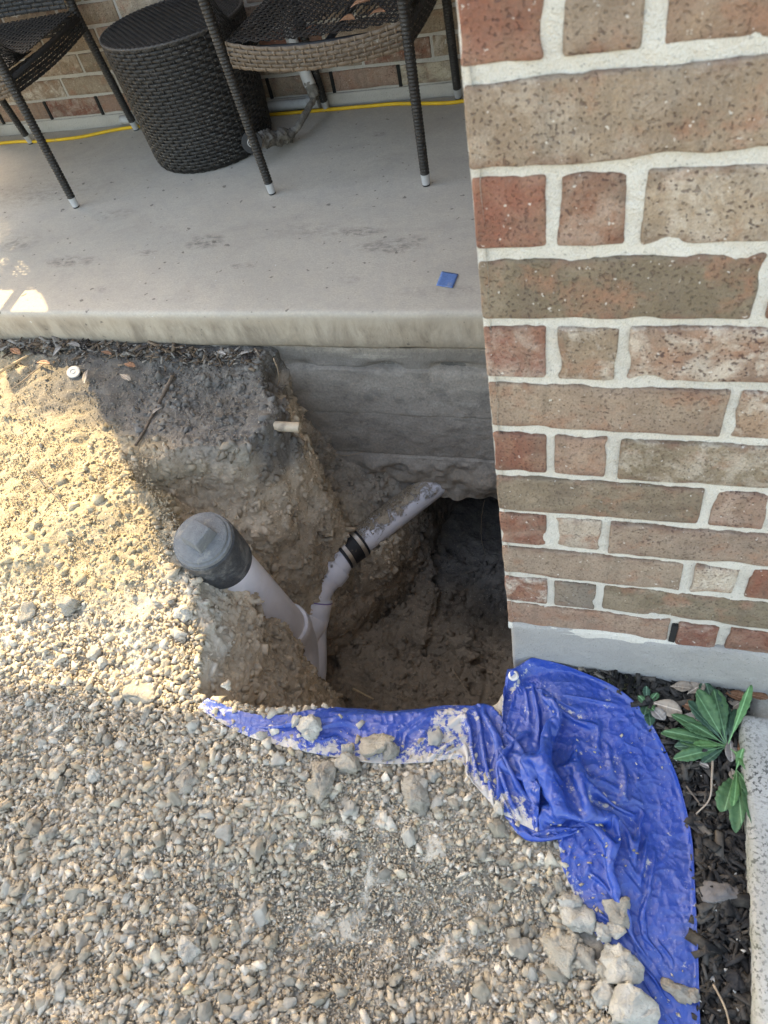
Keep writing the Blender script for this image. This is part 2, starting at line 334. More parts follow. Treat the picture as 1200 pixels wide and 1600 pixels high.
M['steel'] = m_plain('steel_band', (.45, .42, .38), .35, metal=.9, var=.15, dirt=(.27, .22, .16), dirt_lo=.55, dirt_hi=.66)
M['alu'] = m_plain('aluminium', (.58, .59, .60), .4, metal=.6, var=.1, dirt=(.3, .29, .27), dirt_lo=.6, dirt_hi=.75)
M['black'] = m_plain('black_plastic', (.02, .02, .021), .6)
M['purple'] = m_plain('purple_primer', (.20, .12, .30), .6)
M['yellow'] = m_plain('yellow_cable', (.62, .37, .015), .55, var=.12, dirt=(.3, .24, .12), dirt_lo=.6, dirt_hi=.72)
M['conduit'] = m_plain('grey_conduit', (.34, .335, .32), .6, var=.12, dirt=(.22, .2, .17), dirt_lo=.52, dirt_hi=.7)
M['mud'] = m_plain('dried_mud', (.19, .17, .145), .97, var=.4, sc=70, bump=.006, dirt=(.04, .038, .035), dirt_lo=.58, dirt_hi=.66)
M['white_pipe'] = m_plain('white_plastic', (.45, .43, .40), .6, var=.08, dirt=(.2, .18, .15), dirt_lo=.56, dirt_hi=.62)
M['tape'] = m_plain('blue_tape', (.09, .17, .37), .6, var=.15, sc=120, dirt=(.33, .33, .34), dirt_lo=.58, dirt_hi=.68, bump=.001)
M['tan_pvc'] = m_plain('stained_pvc', (.47, .37, .26), .6, var=.18, dirt=(.29, .23, .17), dirt_lo=.55, dirt_hi=.66)
M['twig'] = m_plain('twig_wood', (.13, .10, .075), .9, var=.35, sc=150, rnd=True); M['pale_wood'] = m_plain('pale_wood', (.46, .33, .19), .85, var=.2, sc=90, rnd=True)
M['root'] = m_plain('root_fibre', (.30, .22, .145), .9, var=.3, sc=150, rnd=True)
M['leaf'] = m_leaf('green_leaf', (.030, .085, .032), (.065, .145, .055)); M['leaf2'] = m_leaf('bright_leaf', (.055, .15, .045), (.10, .22, .075)); M['leaf3'] = m_leaf('dark_leaf', (.022, .062, .036), (.04, .095, .05))
M['dry'] = m_leaf('dry_leaf_tan', (.26, .20, .15), (.36, .29, .22), .7); M['dry2'] = m_leaf('dry_leaf_rust', (.17, .075, .035), (.26, .13, .07), .7); M['dry3'] = m_leaf('dry_leaf_grey', (.22, .19, .165), (.29, .26, .225), .75)
M['kerb'] = m_mortar('kerb_concrete', (.55, .53, .48)); M['grass'] = m_leaf('grass_blade', (.05, .075, .03), (.14, .12, .06), .7)
M['dark'] = m_plain('black_void', (.012, .011, .01), .95); M['roof'] = m_plain('painted_board', (.55, .52, .47), .7)
def kerb_specks():
    t = NT('speckled_concrete'); v = t.obj_vec(); b = t.noise(v, 8, 5, .6); c = t.mix(t.ramp(b, .35, .7), (.43, .415, .38), (.31, .30, .27))
    s = t.math('MULTIPLY', t.ramp(t.noise(v, 190, 3, .6), .52, .60, 0, .9), t.ramp(t.noise(v, 13, 3), .34, .58)); c = t.mix(s, c, (.05, .05, .05))
    x = t.n('SeparateXYZ', Vector=v).outputs[0]; gm = t.math('MULTIPLY', t.ramp(x, .385, .362), t.ramp(t.noise(v, 18, 4), .4, .6, 0, .6)); c = t.mix(gm, c, (.17, .17, .10))
    return t.done(c, .95, t.bump(t.noise(v, 240, 5, .7), .003), spec=.15)
M['kerb'] = kerb_specks()

# ------------------------------------------------------------------ terrain functions
RIM = [(-.83, 1.02), (-.80, .80), (-.745, .66), (-.69, .58), (-.74, .50), (-.90, .46), (-.98, .36), (-.82, .25), (-.735, .15), (-.675, .06), (-.61, -.05), (-.57, -.185), (-.42, -.195), (-.20, -.155), (0, -.10), (.05, 0), (.05, 1.02)]
SHELF = [(-1.1, .30), (-.80, .30), (-.64, .42), (-.52, .60), (-.42, .80), (-.40, 1.05), (-1.1, 1.05)]
def base_h(x, y):
    z = -.118+.018*vn2(x, y, 2.3, 1)+.010*vn2(x, y, 6.5, 2)+.005*vn2(x, y, 17, 3)
    z = z+.018*np.exp(-((x+.62)/.35)**2-((y+.34)/.20)**2)            # spoil heaped in front of the pit
    z = z+.030*np.exp(-((x+.10)/.28)**2-((y+.27)/.12)**2)-.02*np.exp(-((x+.12)/.22)**2-((y+.48)/.12)**2)
    z = z+.028*np.exp(-((x+1.05)/.40)**2-((y-.10)/.25)**2)
    z = z-.012*sstep(.17, .26, x)-.006*np.exp(-((x+.7)/.12)**2)
    bank = np.exp(-((x+.95)/.25)**2-((y-.62)/.16)**2)
    return z-.018*bank
def pit_h(x, y):
    b = base_h(x, y); d = poly_sd(x, y, RIM)+.022*vn2(x, y, 9, 21)+.010*vn2(x, y, 26, 22)
    wdt = .11+.25*np.exp(-((x+.88)/.18)**2-((y-.38)/.16)**2)+.10*np.exp(-((x+.78)/.14)**2-((y-.58)/.13)**2)+.20*np.exp(-((x+.64)/.13)**2-((y-.03)/.14)**2)
    t = np.clip(d/wdt, 0, 1); floor_z = -1.0+.03*vn2(x, y, 5, 23)+.10*sstep(.1, -.1, y)
    h = b+(floor_z-b)*(t**1.15)
    s = poly_sd(x, y, SHELF); e = (x+.62)*.8-(y-.573)*.6                # across the branch pipe, negative to the left
    top = -.755+np.clip(-e, 0, 1)*.95+.03*vn2(x, y, 12, 24)
    top = np.minimum(top, b)
    k = sstep(-.015, .05, s+.03*vn2(x, y, 10, 25)); hs = h+(top-h)*k
    return np.where((s > -.02) & (top > h), hs, h)
def soil_colour(P):
    x, y, z = P[:, 0], P[:, 1], P[:, 2]; n = vn(P, 7, 31); n2 = vn(P, 22, 32); n3 = vn(P, 60, 33)
    spoil = np.array((.53, .475, .39)); sand = np.array((.41, .345, .235)); top = np.array((.155, .145, .132)); clay = np.array((.57, .46, .335)); brown = np.array((.27, .205, .145)); black = np.array((.035, .032, .030))
    c = np.tile(spoil, (len(P), 1))
    def blend(c, col, k): k = np.clip(k, 0, 1)[:, None]; return c*(1-k)+col*k
    c = blend(c, sand, sstep(-.66, -.85, x+.04*n)*sstep(-.10, .05, y+.05*n))
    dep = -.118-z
    c = blend(c, clay, sstep(.04, .09, dep+.02*n2)); c = blend(c, clay*.8, np.exp(-((x+.86)/.20)**2-((y-.47)/.10)**2)*1.3*(.7+.5*n2))
    # dark topsoil along the slab and on the bank top
    ln = (y-.40)+(x+1.15)*.10
    k = sstep(.05, .16, ln+.05*n+.03*n2)*sstep(-1.62, -1.40, x+.25*(y-.7)+.05*n)*sstep(.22, .10, dep+.09*n+.05*n2)
    c = blend(c, top, k*.95)
    c = blend(c, top, sstep(.80, .84, y)*sstep(-.2, -.14, z)*.8)
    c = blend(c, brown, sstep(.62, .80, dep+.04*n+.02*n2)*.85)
    c = blend(c, black, sstep(.55, .80, y+.08*n+.3*(x+.40))*sstep(-.50, -.38, x+.04*n)*sstep(.55, .66, dep)*.95)  # near-black clay, which also paints the tunnel's shade into the soil colour
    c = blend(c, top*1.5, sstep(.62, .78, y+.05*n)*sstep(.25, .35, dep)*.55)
    return np.clip(c*(1+.16*n[:, None]+.14*n2[:, None]+.12*n3[:, None]), .01, 1)
def ground_hit(u, v):
    """pixel -> point on the loose ground outside the pit"""
    d = ray(u, v); z = -.11
    for _ in range(8):
        p = CAM+d*((z-CAM[2])/d[2]); z = float(base_h(np.array([p[0]]), np.array([p[1]]))[0])
    return p
# pit volume, meshed with surface nets
def roughen(V, F):
    """split every quad in four and push the surface about at clod and crumb size"""
    n = len(V); E = np.sort(np.stack([F, np.roll(F, -1, 1)], -1).reshape(-1, 2), 1); key = E[:, 0].astype(np.int64)*n+E[:, 1]; u, inv = np.unique(key, return_inverse=True); inv = inv.reshape(-1, 4)
    mid = (V[u//n]+V[u % n])/2; cen = V[F].mean(1); P = np.vstack([V, mid, cen]); m = inv+n; c = np.arange(len(F))+n+len(mid)
    Q = np.concatenate([np.stack([F[:, k], m[:, k], c, m[:, k-1]], -1) for k in range(4)])
    fn = np.cross(P[Q[:, 2]]-P[Q[:, 0]], P[Q[:, 3]]-P[Q[:, 1]]); N = np.zeros_like(P)
    for k in range(4):
        for d in range(3): N[:, d] += np.bincount(Q[:, k], fn[:, d], len(P))
    N /= np.linalg.norm(N, axis=1)[:, None]+1e-12
    calm = sstep(.0, .08, np.minimum(np.minimum(P[:, 0]+1.16, P[:, 1]+.34), .3-P[:, 0]))*(1-.9*sstep(-.14, -.04, P[:, 0])*sstep(.10, .02, P[:, 1]))
    a = vn(P, 52, 401); b = vn(P, 105, 402); cc = vn(P, 190, 403); msk = (.6+.6*vn(P, 9, 404))*(1-.55*sstep(-.86, -.93, P[:, 2]))
    return P+N*(calm*msk*(.0075*(np.abs(a)-.4)+.0055*(np.abs(b)-.4)+.0030*cc))[:, None], Q
def build_soil():
    dx = .0072; x0, x1, y0, y1, z0, z1 = -1.16, .30, -.34, 1.75, -1.16, 0.0
    xs = np.arange(x0, x1, dx); ys = np.arange(y0, y1, dx); zs = np.arange(z0, z1, dx)
    X, Y = np.meshgrid(xs, ys, indexing='ij'); H = pit_h(X, Y)
    H = np.where(Y > .88, np.maximum(H, -.16-.3*(Y > 1.02)*0), H)
    H = np.where((Y > .90), -.16, H); H = np.where((X > .02) & (Y > .02), -.16, H)
    gx, gy = np.gradient(H, dx); nrm = 1/np.sqrt(1+np.minimum(gx**2+gy**2, 60)); 
    f = ((zs[None, None, :]-H[:, :, None])*nrm[:, :, None]).astype(np.float32)
    def lat(freq, seed):
        n = [int(math.ceil((a[-1]-a[0])*freq))+3 for a in (xs, ys, zs)]; L = np.random.default_rng(seed).random(n).astype(np.float32)*2-1
        for ax, a in enumerate((xs, ys, zs)):
            q = (a-a[0])*freq; i = np.floor(q).astype(int); t = (q-i).astype(np.float32); t = t*t*(3-2*t); sh = [1, 1, 1]; sh[ax] = -1; t = t.reshape(sh)
            L = np.take(L, i, axis=ax)*(1-t)+np.take(L, i+1, axis=ax)*t
        return L
    edge = np.minimum(np.minimum(X-x0, Y-y0), x1-X); fade = sstep(.01, .10, edge).astype(np.float32)
    dep = sstep(.0, .14, base_h(X, Y)-H).astype(np.float32)
    rough = (.34+.66*dep)*fade*(1-.35*sstep(-.66, -.80, X)*sstep(.62, .5, Y))*(1-.92*sstep(-.14, -.04, X)*sstep(.10, .02, Y))
    # tunnel under the grade beam
    xc = -.13; tz = -.875
    tun = np.minimum(np.minimum(.27-np.abs(X[:, :, None]-xc)+.04*np.sin(Y[:, :, None]*9), .175-np.abs(zs[None, None, :]-tz)), np.minimum(Y[:, :, None]-.45, 1.62-Y[:, :, None])).astype(np.float32)
    f = np.maximum(f, tun)
    # hollow undercut below the bank nose
    cx = on_y(455, 768, .66); q = np.sqrt(((X[:, :, None]-cx[0])/1.3)**2+((Y[:, :, None]-cx[1])/1.3)**2+((zs[None, None, :]-cx[2])/.75)**2)
    f = np.maximum(f, (.065-q).astype(np.float32))
    cx = on_y(520, 800, .70); q = np.sqrt((X[:, :, None]-cx[0])**2+(Y[:, :, None]-cx[1])**2+(zs[None, None, :]-cx[2])**2); f = np.maximum(f, (.035-q).astype(np.float32))
    l1, l2, l3 = lat(9, 1), lat(24, 2), lat(60, 3)
    f += rough[:, :, None]*(l1*.026+l2*.016+np.abs(l2)*.012+l3*.011)
    del l1, l2, l3
    S = f > 0
    c8 = [S[i:S.shape[0]-1+i, j:S.shape[1]-1+j, k:S.shape[2]-1+k] for i in (0, 1) for j in (0, 1) for k in (0, 1)]
    cnt = sum(c.astype(np.int8) for c in c8); act = (cnt > 0) & (cnt < 8); I = np.argwhere(act); idx = -np.ones(act.shape, np.int32); idx[act] = np.arange(len(I))
    corner = [(i, j, k) for i in (0, 1) for j in (0, 1) for k in (0, 1)]
    vals = {c: f[I[:, 0]+c[0], I[:, 1]+c[1], I[:, 2]+c[2]] for c in corner}
    acc = np.zeros((len(I), 3)); num = np.zeros(len(I))
    for a in corner:
        for ax in range(3):
            if a[ax] == 0:
                b = list(a); b[ax] = 1; b = tuple(b); va, vb = vals[a], vals[b]; m = (va > 0) != (vb > 0)
                t = np.where(m, va/np.where(m, va-vb, 1), 0); p = np.tile(np.array(a, float), (len(I), 1)); p[:, ax] = t
                acc[m] += p[m]; num[m] += 1
    V = np.array((x0, y0, z0))+(I+acc/num[:, None])*dx
    quads = []
    for ax in range(3):
        A = S; n = A.shape; s0 = [slice(None)]*3; s1 = [slice(None)]*3; s0[ax] = slice(0, n[ax]-1); s1[ax] = slice(1, n[ax])
        e, g = [q for q in range(3) if q != ax]
        for q in (e, g):
            s0[q] = slice(1, n[q]-1); s1[q] = slice(1, n[q]-1)
        a = A[tuple(s0)]; b = A[tuple(s1)]; ch = np.argwhere(a != b)
        ch_sign = a[ch[:, 0], ch[:, 1], ch[:, 2]]
        c = ch.copy(); c[:, e] += 1; c[:, g] += 1
        def cell(de, dg):
            k = c.copy(); k[:, e] += de; k[:, g] += dg; return idx[k[:, 0], k[:, 1], k[:, 2]]
        qd = np.stack([cell(-1, -1), cell(0, -1), cell(0, 0), cell(-1, 0)], -1)
        flip = ch_sign if ax != 1 else ~ch_sign
        qd[flip] = qd[flip][:, ::-1]; quads.append(qd)
    F = np.vstack(quads); F = F[(F >= 0).all(1)]
    # keep only what can be seen: drop the sheet inside the house and under the slab
    cen = V[F].mean(1); drop = ((cen[:, 1] > .95) & (cen[:, 2] > -.45)) | ((cen[:, 0] > .06) & (cen[:, 1] > .06) & (cen[:, 2] > -.45))
    F = F[~drop]; used = np.unique(F); mp = -np.ones(len(V), np.int32); mp[used] = np.arange(len(used)); V = V[used]; F = mp[F]
    V, F = roughen(V, F)
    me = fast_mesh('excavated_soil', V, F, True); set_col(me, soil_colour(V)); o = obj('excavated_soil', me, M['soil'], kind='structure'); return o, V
soil, SOILV = build_soil()
# the ground: one sheet, fine near the pit, growing coarser out to the horizon
def build_ground():
    def axis(lo, hi, d):
        a = list(np.arange(lo, hi, d)); s = d; p = a[-1]
        while p < 70: s *= 1.35; p += s; a.append(p)
        s = d; p = lo; b = []
        while p > -70: s *= 1.35; p -= s; b.append(p)
        return np.array(b[::-1]+a)
    xs = axis(-2.3, .62, .011); ys = axis(-1.35, .90, .011); X, Y = np.meshgrid(xs, ys, indexing='ij'); Z = base_h(X, Y)-.002
    far = sstep(2, 5, np.hypot(X+.5, Y)); Z = Z*(1-far)-.14*far
    Z = Z+(.006*vn2(X, Y, 45, 4)+.004*vn2(X, Y, 90, 5))*(1-far); Z = np.where(Y > .87, -.17, Z)
    V = np.stack([X, Y, Z], -1).reshape(-1, 3); F = grid_faces(len(xs), len(ys)); cen = V[F].mean(1)
    hole = (cen[:, 0] > -1.13) & (cen[:, 0] < .27) & (cen[:, 1] > -.31) & ((cen[:, 0] < .03) | (cen[:, 1] > .03)) & (cen[:, 1] < 1.7)
    # right of the corner the sheet itself carries the planting bed
    pitpoly = poly_sd(cen[:, 0], cen[:, 1], RIM) > -.03
    hole = hole & (pitpoly | (cen[:, 0] < -.02)) | (pitpoly & (cen[:, 1] > -.2))
    F = F[~hole]; me = fast_mesh('ground', V, F, True)
    col = soil_colour(np.stack([V[:, 0], V[:, 1], np.maximum(V[:, 2], -.118)], -1)); fr = sstep(2.5, 7, np.hypot(V[:, 0], V[:, 1]))[:, None]
    col = col*(1-fr)+np.array((.10, .12, .05))*fr; bed = (sstep(.165, .19, V[:, 0])*sstep(.40, .39, V[:, 0]))[:, None]*(V[:, 1] > -1.3)[:, None]; col = col*(1-bed)+np.array((.03, .027, .025))*bed
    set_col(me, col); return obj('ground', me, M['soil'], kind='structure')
ground = build_ground()

# ------------------------------------------------------------------ patio slab and its grade beam
EY = .845
def loft(prof, xs, disp=None):
    P = np.array(prof, float); V = np.zeros((len(xs), len(P), 3)); V[:, :, 0] = xs[:, None]; V[:, :, 1] = P[None, :, 0]; V[:, :, 2] = P[None, :, 1]
    V = V.reshape(-1, 3)
    if disp is not None: V = disp(V)
    return V, grid_faces(len(xs), len(P))
xs = np.concatenate([np.arange(-5.2, -1.9, .2), np.arange(-1.9, .015, .02)])
prof = [(2.35, 0), (1.6, 0), (1.0, 0), (EY+.02, 0), (EY+.009, -.0006), (EY+.003, -.003), (EY, -.008), (EY, -.02), (EY+.001, -.05), (EY+.002, -.085), (EY+.003, -.108), (EY+.008, -.118), (EY+.02, -.124), (EY+.06, -.126), (2.35, -.126)]
def dslab(V):
    front = (V[:, 1] < 1.5)[:, None]; n = np.stack([0*V[:, 0], .003*vn(V, 9, 41)+.0015*vn(V, 34, 42), .0025*vn(V, 6, 43)+.0012*vn(V, 25, 44)], -1); n[:, 2] *= (V[:, 1] < EY+.05)*(.3+.7*(V[:, 2] < -.05)); return V+n*front
V, F = loft(prof, xs, dslab); slab = obj('patio_slab', fast_mesh('patio_slab', V, F, True), M['slab'], kind='structure')
# grade beam cast in ground boards: board lines, honeycomb, slumped foot
zz = np.concatenate([np.linspace(-.118, -.56, 200), np.linspace(-.563, -.72, 50)])
bx = np.arange(-1.30, .02, .006)
def beam_y(x, z):
    y = np.full_like(x, EY+.020); wob = .003*vn2(x, x*0, 3.1, 51)
    y = y+.012*sstep(-.128, -.118, z)*-1
    y = y-.007*sstep(-.196+wob, -.206+wob, z)+.004*sstep(-.37+wob, -.378+wob, z)-.006*sstep(-.55+wob, -.556+wob, z)
    for zl, dp in ((-.201, .009), (-.374, .006), (-.553, .006)):
        br = np.clip(.7+vn2(x, x*0+zl, 7, 52)+.5*vn2(x, x*0+zl, 30, 53), .1, 2); y = y+dp*br*np.exp(-((z-zl-wob)/.0026)**2)
    return y
X, Z = np.meshgrid(bx, zz, indexing='ij'); P = np.stack([X, 0*X, Z], -1)
Y = beam_y(X, Z); low = sstep(-.56, -.60, Z+.015*vn(P, 7, 54)); notch = np.exp(-((Z+.195)/.014)**2)*np.clip(vn(P, 12, 58)+.15, 0, 1)*.03
Y = Y+.003*vn(P, 13, 55)+.002*vn(P, 45, 56)+notch-low*(.012+.02*vn(P, 11, 57)+.014*vn(P, 28, 59)+.006*vn(P, 70, 60))
Zb = Z+low*sstep(-.60, -.72, Z)*(.022*vn2(X, X*0, 8, 61)+.012*vn2(X, X*0, 25, 62))
V = np.stack([X, Y, Zb], -1); tail = V[:, -1:, :].copy(); tail[..., 1] += .06; tail2 = tail.copy(); tail2[..., 1] += .35; tail2[..., 2] += .03
V = np.concatenate([V, tail, tail2], 1); beam = obj('grade_beam', fast_mesh('grade_beam', V.reshape(-1, 3), grid_faces(V.shape[0], V.shape[1]), True), M['beam'], slab)

# ------------------------------------------------------------------ brick walls
CH = .0762; BH = .0655
COLS = {'t': (.30, .225, .16), 'b': (.19, .145, .10), 'r': (.235, .095, .062), 'p': (.31, .20, .145), 'w': (.42, .35, .27), 'g': (.22, .185, .145)}
def brick_shape(L, H, D, seed, fine):
    o = np.array((seed*1.7, seed*.9, seed*2.3))
    def disp(P):
        Q = P+o; e = np.clip(1-np.minimum(np.minimum(L/2-np.abs(P[:, 0]), H/2-np.abs(P[:, 2])), D/2-np.abs(P[:, 1]))/.012, 0, 1)
        d = np.stack([vn(Q, 21, 71), vn(Q, 19, 72), vn(Q, 21, 73)], -1)*np.array((.0008, .0014, .0008))+np.stack([vn(Q, 70, 74), vn(Q, 70, 75), vn(Q, 70, 76)], -1)*.0007
        chip = np.clip(vn(Q, 30, 77)-.22, 0, 1)*.010
        s = np.sign(P)*np.stack([np.abs(P[:, 0]) > L/2-.007, np.abs(P[:, 1]) > D/2-.007, np.abs(P[:, 2]) > H/2-.007], -1)
        ez = np.clip(1-np.minimum(L/2-np.abs(P[:, 0]), H/2-np.abs(P[:, 2]))/.011, 0, 1); return P+d-s*(chip*ez)[:, None]*.7
    r = .0032
    if fine: P, F = rounded_box(L/2, D/2, H/2, r, max(3, int(L/.007)), 7, 10, disp)
    else: P, F = rounded_box(L/2, D/2, H/2, r, 5, 2, 2, disp)
    return fast_mesh('brick', P, F, True)
_bk = [0]
def lay_brick(wall, a, b, course, z0, axis, face, key, fine, proud=0.0, D=.062, parent_stuff=None):
    """axis 'x': wall along x with its face at y=face; 'y': along y with its face at x=face"""
    _bk[0] += 1; rs = random.Random(_bk[0]*13+5); L = b-a; me = brick_shape(L, BH, D, _bk[0], fine); zc = z0+course*CH+CH/2+rs.uniform(-.0012, .0012)
    off = rs.uniform(-.0015, .0015)+proud; mid = (a+b)/2
    if axis == 'x': o = obj('brick', me, M['brick'], wall, (mid, face+D/2+off, zc), (rs.uniform(-.01, .01), rs.uniform(-.007, .007), rs.uniform(-.006, .006)))
    else: o = obj('brick', me, M['brick'], wall, (face+D/2+off, mid, zc), (rs.uniform(-.01, .01), rs.uniform(-.007, .007), math.pi/2+rs.uniform(-.006, .006)))
    c = COLS[key]; k = rs.uniform(.88, 1.12); o.color = (c[0]*k, c[1]*k*rs.uniform(.96, 1.04), c[2]*k*rs.uniform(.95, 1.05), 1)
    return o
def rnd_key(rs): return rs.choice('tttbbbrpgwtb')
def mortar_face(x0, x1, z0, z1, d, face, axis, seed, mat, parent):
    a = np.arange(x0, x1+d*.5, d); z = np.arange(z0, z1+d*.5, d); A, Z = np.meshgrid(a, z, indexing='ij'); P = np.stack([A, 0*A+seed, Z], -1)
    off = face+.0042+.0014*vn(P, 26, 81)+.0013*vn(P, 80, 82)+.0012*vn(P, 190, 83)
    # a skirt back into the wall all round
    V = np.stack([A, off, Z] if axis == 'x' else [off, A, Z], -1)
    F = grid_faces(*A.shape); F = F if axis == 'x' else F[:, ::-1]
    return obj('mortar', fast_mesh('mortar', V.reshape(-1, 3), F, True), mat, parent)
def brick_block(parts, seed, mat, parent, name='upper_bricks'):
    VV = []; FF = []; k = 0
    for i, (a, b, c, z0, axis, face) in enumerate(parts):
        P, F = rounded_box((b-a)/2, .031, BH/2, .005, 2, 2, 2); P = P+.0012*vn(P+i*.37, 30, seed)[:, None]
        if axis == 'x': P = P+np.array(((a+b)/2, face+.031, z0+c*CH+CH/2))
        else: P = np.stack([-P[:, 1], P[:, 0], P[:, 2]], -1)+np.array((face+.031, (a+b)/2, z0+c*CH+CH/2))
        VV.append(P); FF.append(F+k); k += len(P)
    o = obj(name, fast_mesh(name, np.vstack(VV), np.vstack(FF), True), mat, parent, kind='stuff'); o.color = (*COLS['t'], 1); return o

house = empty('brick_wall', (0, 0, 0))
tag(house, 'tan and red brick house corner with white mortar rising at the right of the pit', 'brick wall')
odd = [(0, .2445), (.255, .317), (.327, .5715), (.582, .826), (.836, 1.080), (1.09, 1.334)]
even = [(0, .0625), (.073, .1325), (.1445, .389), (.399, .6435), (.654, .898), (.908, 1.152), (1.162, 1.334)]
KEYS = {1: 'prrt', 2: 'rgbb', 3: 'twr', 4: 'rwtt', 5: 'bpb', 6: 'rpbt', 7: 'tpt', 8: 'rtpt', 9: 'brt', 10: 'rrtw', 11: 'ttb', 12: 'rtpb', 13: 'brt', 14: 'rtbt'}
rs0 = random.Random(3)
for c in range(14):
    row = odd if c % 2 == 0 else even; ks = KEYS[c+1]
    for i, (a, b) in enumerate(row):
        if c == 0 and i >= 1: a, b = (.2575, .3165) if i == 1 else (a, b)
        j0 = 0 if i == 0 else rs0.uniform(-.002, .002); lay_brick(house, a+j0, b+(rs0.uniform(-.003, .001) if i else 0), c, 0, 'x', 0, ks[i] if i < len(ks) else rnd_key(rs0), b < .75)
    # return face x = 0, facing the patio
    y = .062+.0105 if c % 2 == 0 else .2445+.0105
    if c % 2 == 1: pass
    while y < 2.03:
        e = min(y+.2445, 2.09); lay_brick(house, y, e, c, 0, 'y', 0, rnd_key(rs0), False); y = e+.0105
# corner bricks of even courses turn their long side to the patio
for c in range(1, 14, 2): lay_brick(house, .0645, .2445, c, 0, 'y', 0.001, 'r', False)
up = []
for c in range(14, 34):
    x = 0.0 if c % 2 == 0 else .073
    while x < 1.3: up.append((x, x+.2445, c, 0, 'x', 0)); x += .255
    y = .073 if c % 2 == 0 else 0.066
    while y < 2.0: up.append((y, y+.2445, c, 0, 'y', 0)); y += .255
brick_block(up, 91, M['brick'], house)
mortar_face(.0, 1.34, -.002, 14*CH, .0048, 0, 'x', 1.1, M['mortar'], house); mortar_face(.0, 2.1, -.002, 14*CH, .012, .004, 'y', 2.2, M['mortar'], house)
obj('wall_core', mesh('wall_core', *box_vf(.012, 1.336, .012, 2.1, -.01, 2.62)), M['mortar'], house)
# footing: smooth parged concrete below the bricks, running down beside the pit
def disp_foot(P): return P+np.stack([.0015*vn(P, 9, 92), .003*vn(P, 8, 93)+.0015*vn(P, 30, 94), .004*vn(P, 7, 95)], -1)
P, F = rounded_box(.70, 1.06, .375, .009, 60, 80, 40, disp_foot); P = P+np.array((.702, 1.056, -.361)); obj('footing', fast_mesh('footing', P, F, True), M['footing'], house)
obj('weep_hole', mesh('weep_hole', *box_vf(.2468, .2555, -.001, .02, .012, .062)), M['dark'], house)
# slurry of mortar over the lowest course
a = np.arange(0, 1.34, .006); zq = np.linspace(-.005, .035, 9); A, Z = np.meshgrid(a, zq, indexing='ij'); hgt = .020+.010*vn2(a, a*0, 9, 96)+.006*vn2(a, a*0, 34, 97)
Zs = -.006+(Z+.005)/.04*(hgt[:, None]+.006); Yv = -.0035+.0025*np.abs(Z-.01)/.025+.0035*(Z > .03)*1.5+.001*vn(np.stack([A, 0*A, Z], -1), 60, 98)
obj('slurry', fast_mesh('slurry', np.stack([A, Yv, Zs], -1).reshape(-1, 3), grid_faces(*A.shape), True), M['mortar'], house)

back = empty('brick_wall', (0, 2.1, 0)); tag(back, 'tan brick rear wall behind the wicker chairs and drum at the back of the patio', 'brick wall')
WX = -2.71
def back_brick(a, b, c, rs):
    o = lay_brick(back, a, b, c, .046, 'x', 0, rs.choice('ttpwtprtb'), False); return o
rs1 = random.Random(8); nb = 9
for c in range(nb):
    x = WX+(0 if c % 2 == 0 else -.127)
    while x < -.02:
        a = max(x, WX); b = min(x+.2445, -.004)
        if b-a > .03: back_brick(a, b, c, rs1)
        if c == 0 and x > WX+.1: obj('weep_hole', mesh('weep_hole', *box_vf(x-.0115, x-.0005, -.0035, .02, .048, .046+.072)), M['dark'], back)
        x += .255
up = []
for c in range(nb, 34):
    x = WX+(0 if c % 2 == 0 else .128)
    while x < -.25: up.append((x, x+.2445, c, .046, 'x', 0)); x += .255
brick_block(up, 99, M['brick'], back); mortar_face(WX, 0, .04, .046+nb*CH, .014, 0, 'x', 5.1, M['mortar2'], back)
obj('wall_core', mesh('wall_core', *box_vf(WX+.004, -.002, .011, .24, 0.0, 2.62)), M['mortar2'], back)
P, F = rounded_box(-WX/2-.002, .012, .023, .004, 90, 2, 3, lambda P: P+.0015*vn(P, 24, 101)[:, None]); obj('base_strip', fast_mesh('base_strip', P+np.array((WX/2, .008, .0225)), F, True), M['mortar2'], back)
# porch roof above, out of the picture, that keeps the patio in shade
roof = empty('porch_roof', (-2, 1.8, 2.62)); tag(roof, 'flat boarded porch roof over the patio, above the picture', 'roof')
obj('soffit', mesh('soffit', *box_vf(-6, 3.35, -.65, .67, .002, .06)), M['roof'], roof); obj('fascia', mesh('fascia', *box_vf(-6, 3.35, -.685, -.652, -.12, .10)), M['roof'], roof)

# ------------------------------------------------------------------ drain pipes
drain = empty('drain_pipe', (-.66, .29, -.95)); tag(drain, 'white plastic sewer cleanout with grey cap, wye and branch pipe running under the slab', 'drain pipe'); DL = np.array(drain.location)
def dpart(name, vf, mat, parent=None, dirt=0.0, ang=40):
    V, F = vf; me = mesh(name, V-DL if parent is None else V-DL, F); smooth_by_angle(me, ang); set_col(me, np.tile((dirt, dirt, dirt), (len(me.vertices), 1)), 'dirt')
    return obj(name, me, mat, parent or drain)
capA = on_z(316, 843, -.035); col = on_z(455, 985, -.70); Mb = on_z(474, 1075, -.93)
ax = (col-capA)/np.linalg.norm(col-capA); Lm = np.linalg.norm(col-capA)
dpart('riser_pipe', tube([capA+ax*.06, capA+ax*Lm*.5, col], .0572, 40), M['pvc'], dirt=-.25)
hub = dpart('cap_hub', rev(capA+ax*.008, col, [(0, .060), (.002, .0655), (.012, .0668), (.085, .0668), (.118, .0655), (.124, .058)], 48), M['dark_fit'])
plug = dpart('cap', rev(capA-ax*.010, col, [(0, .052), (.002, .0555), (.007, .057), (.008, .062), (.016, .0632), (.019, .060)], 48), M['cap_top'])
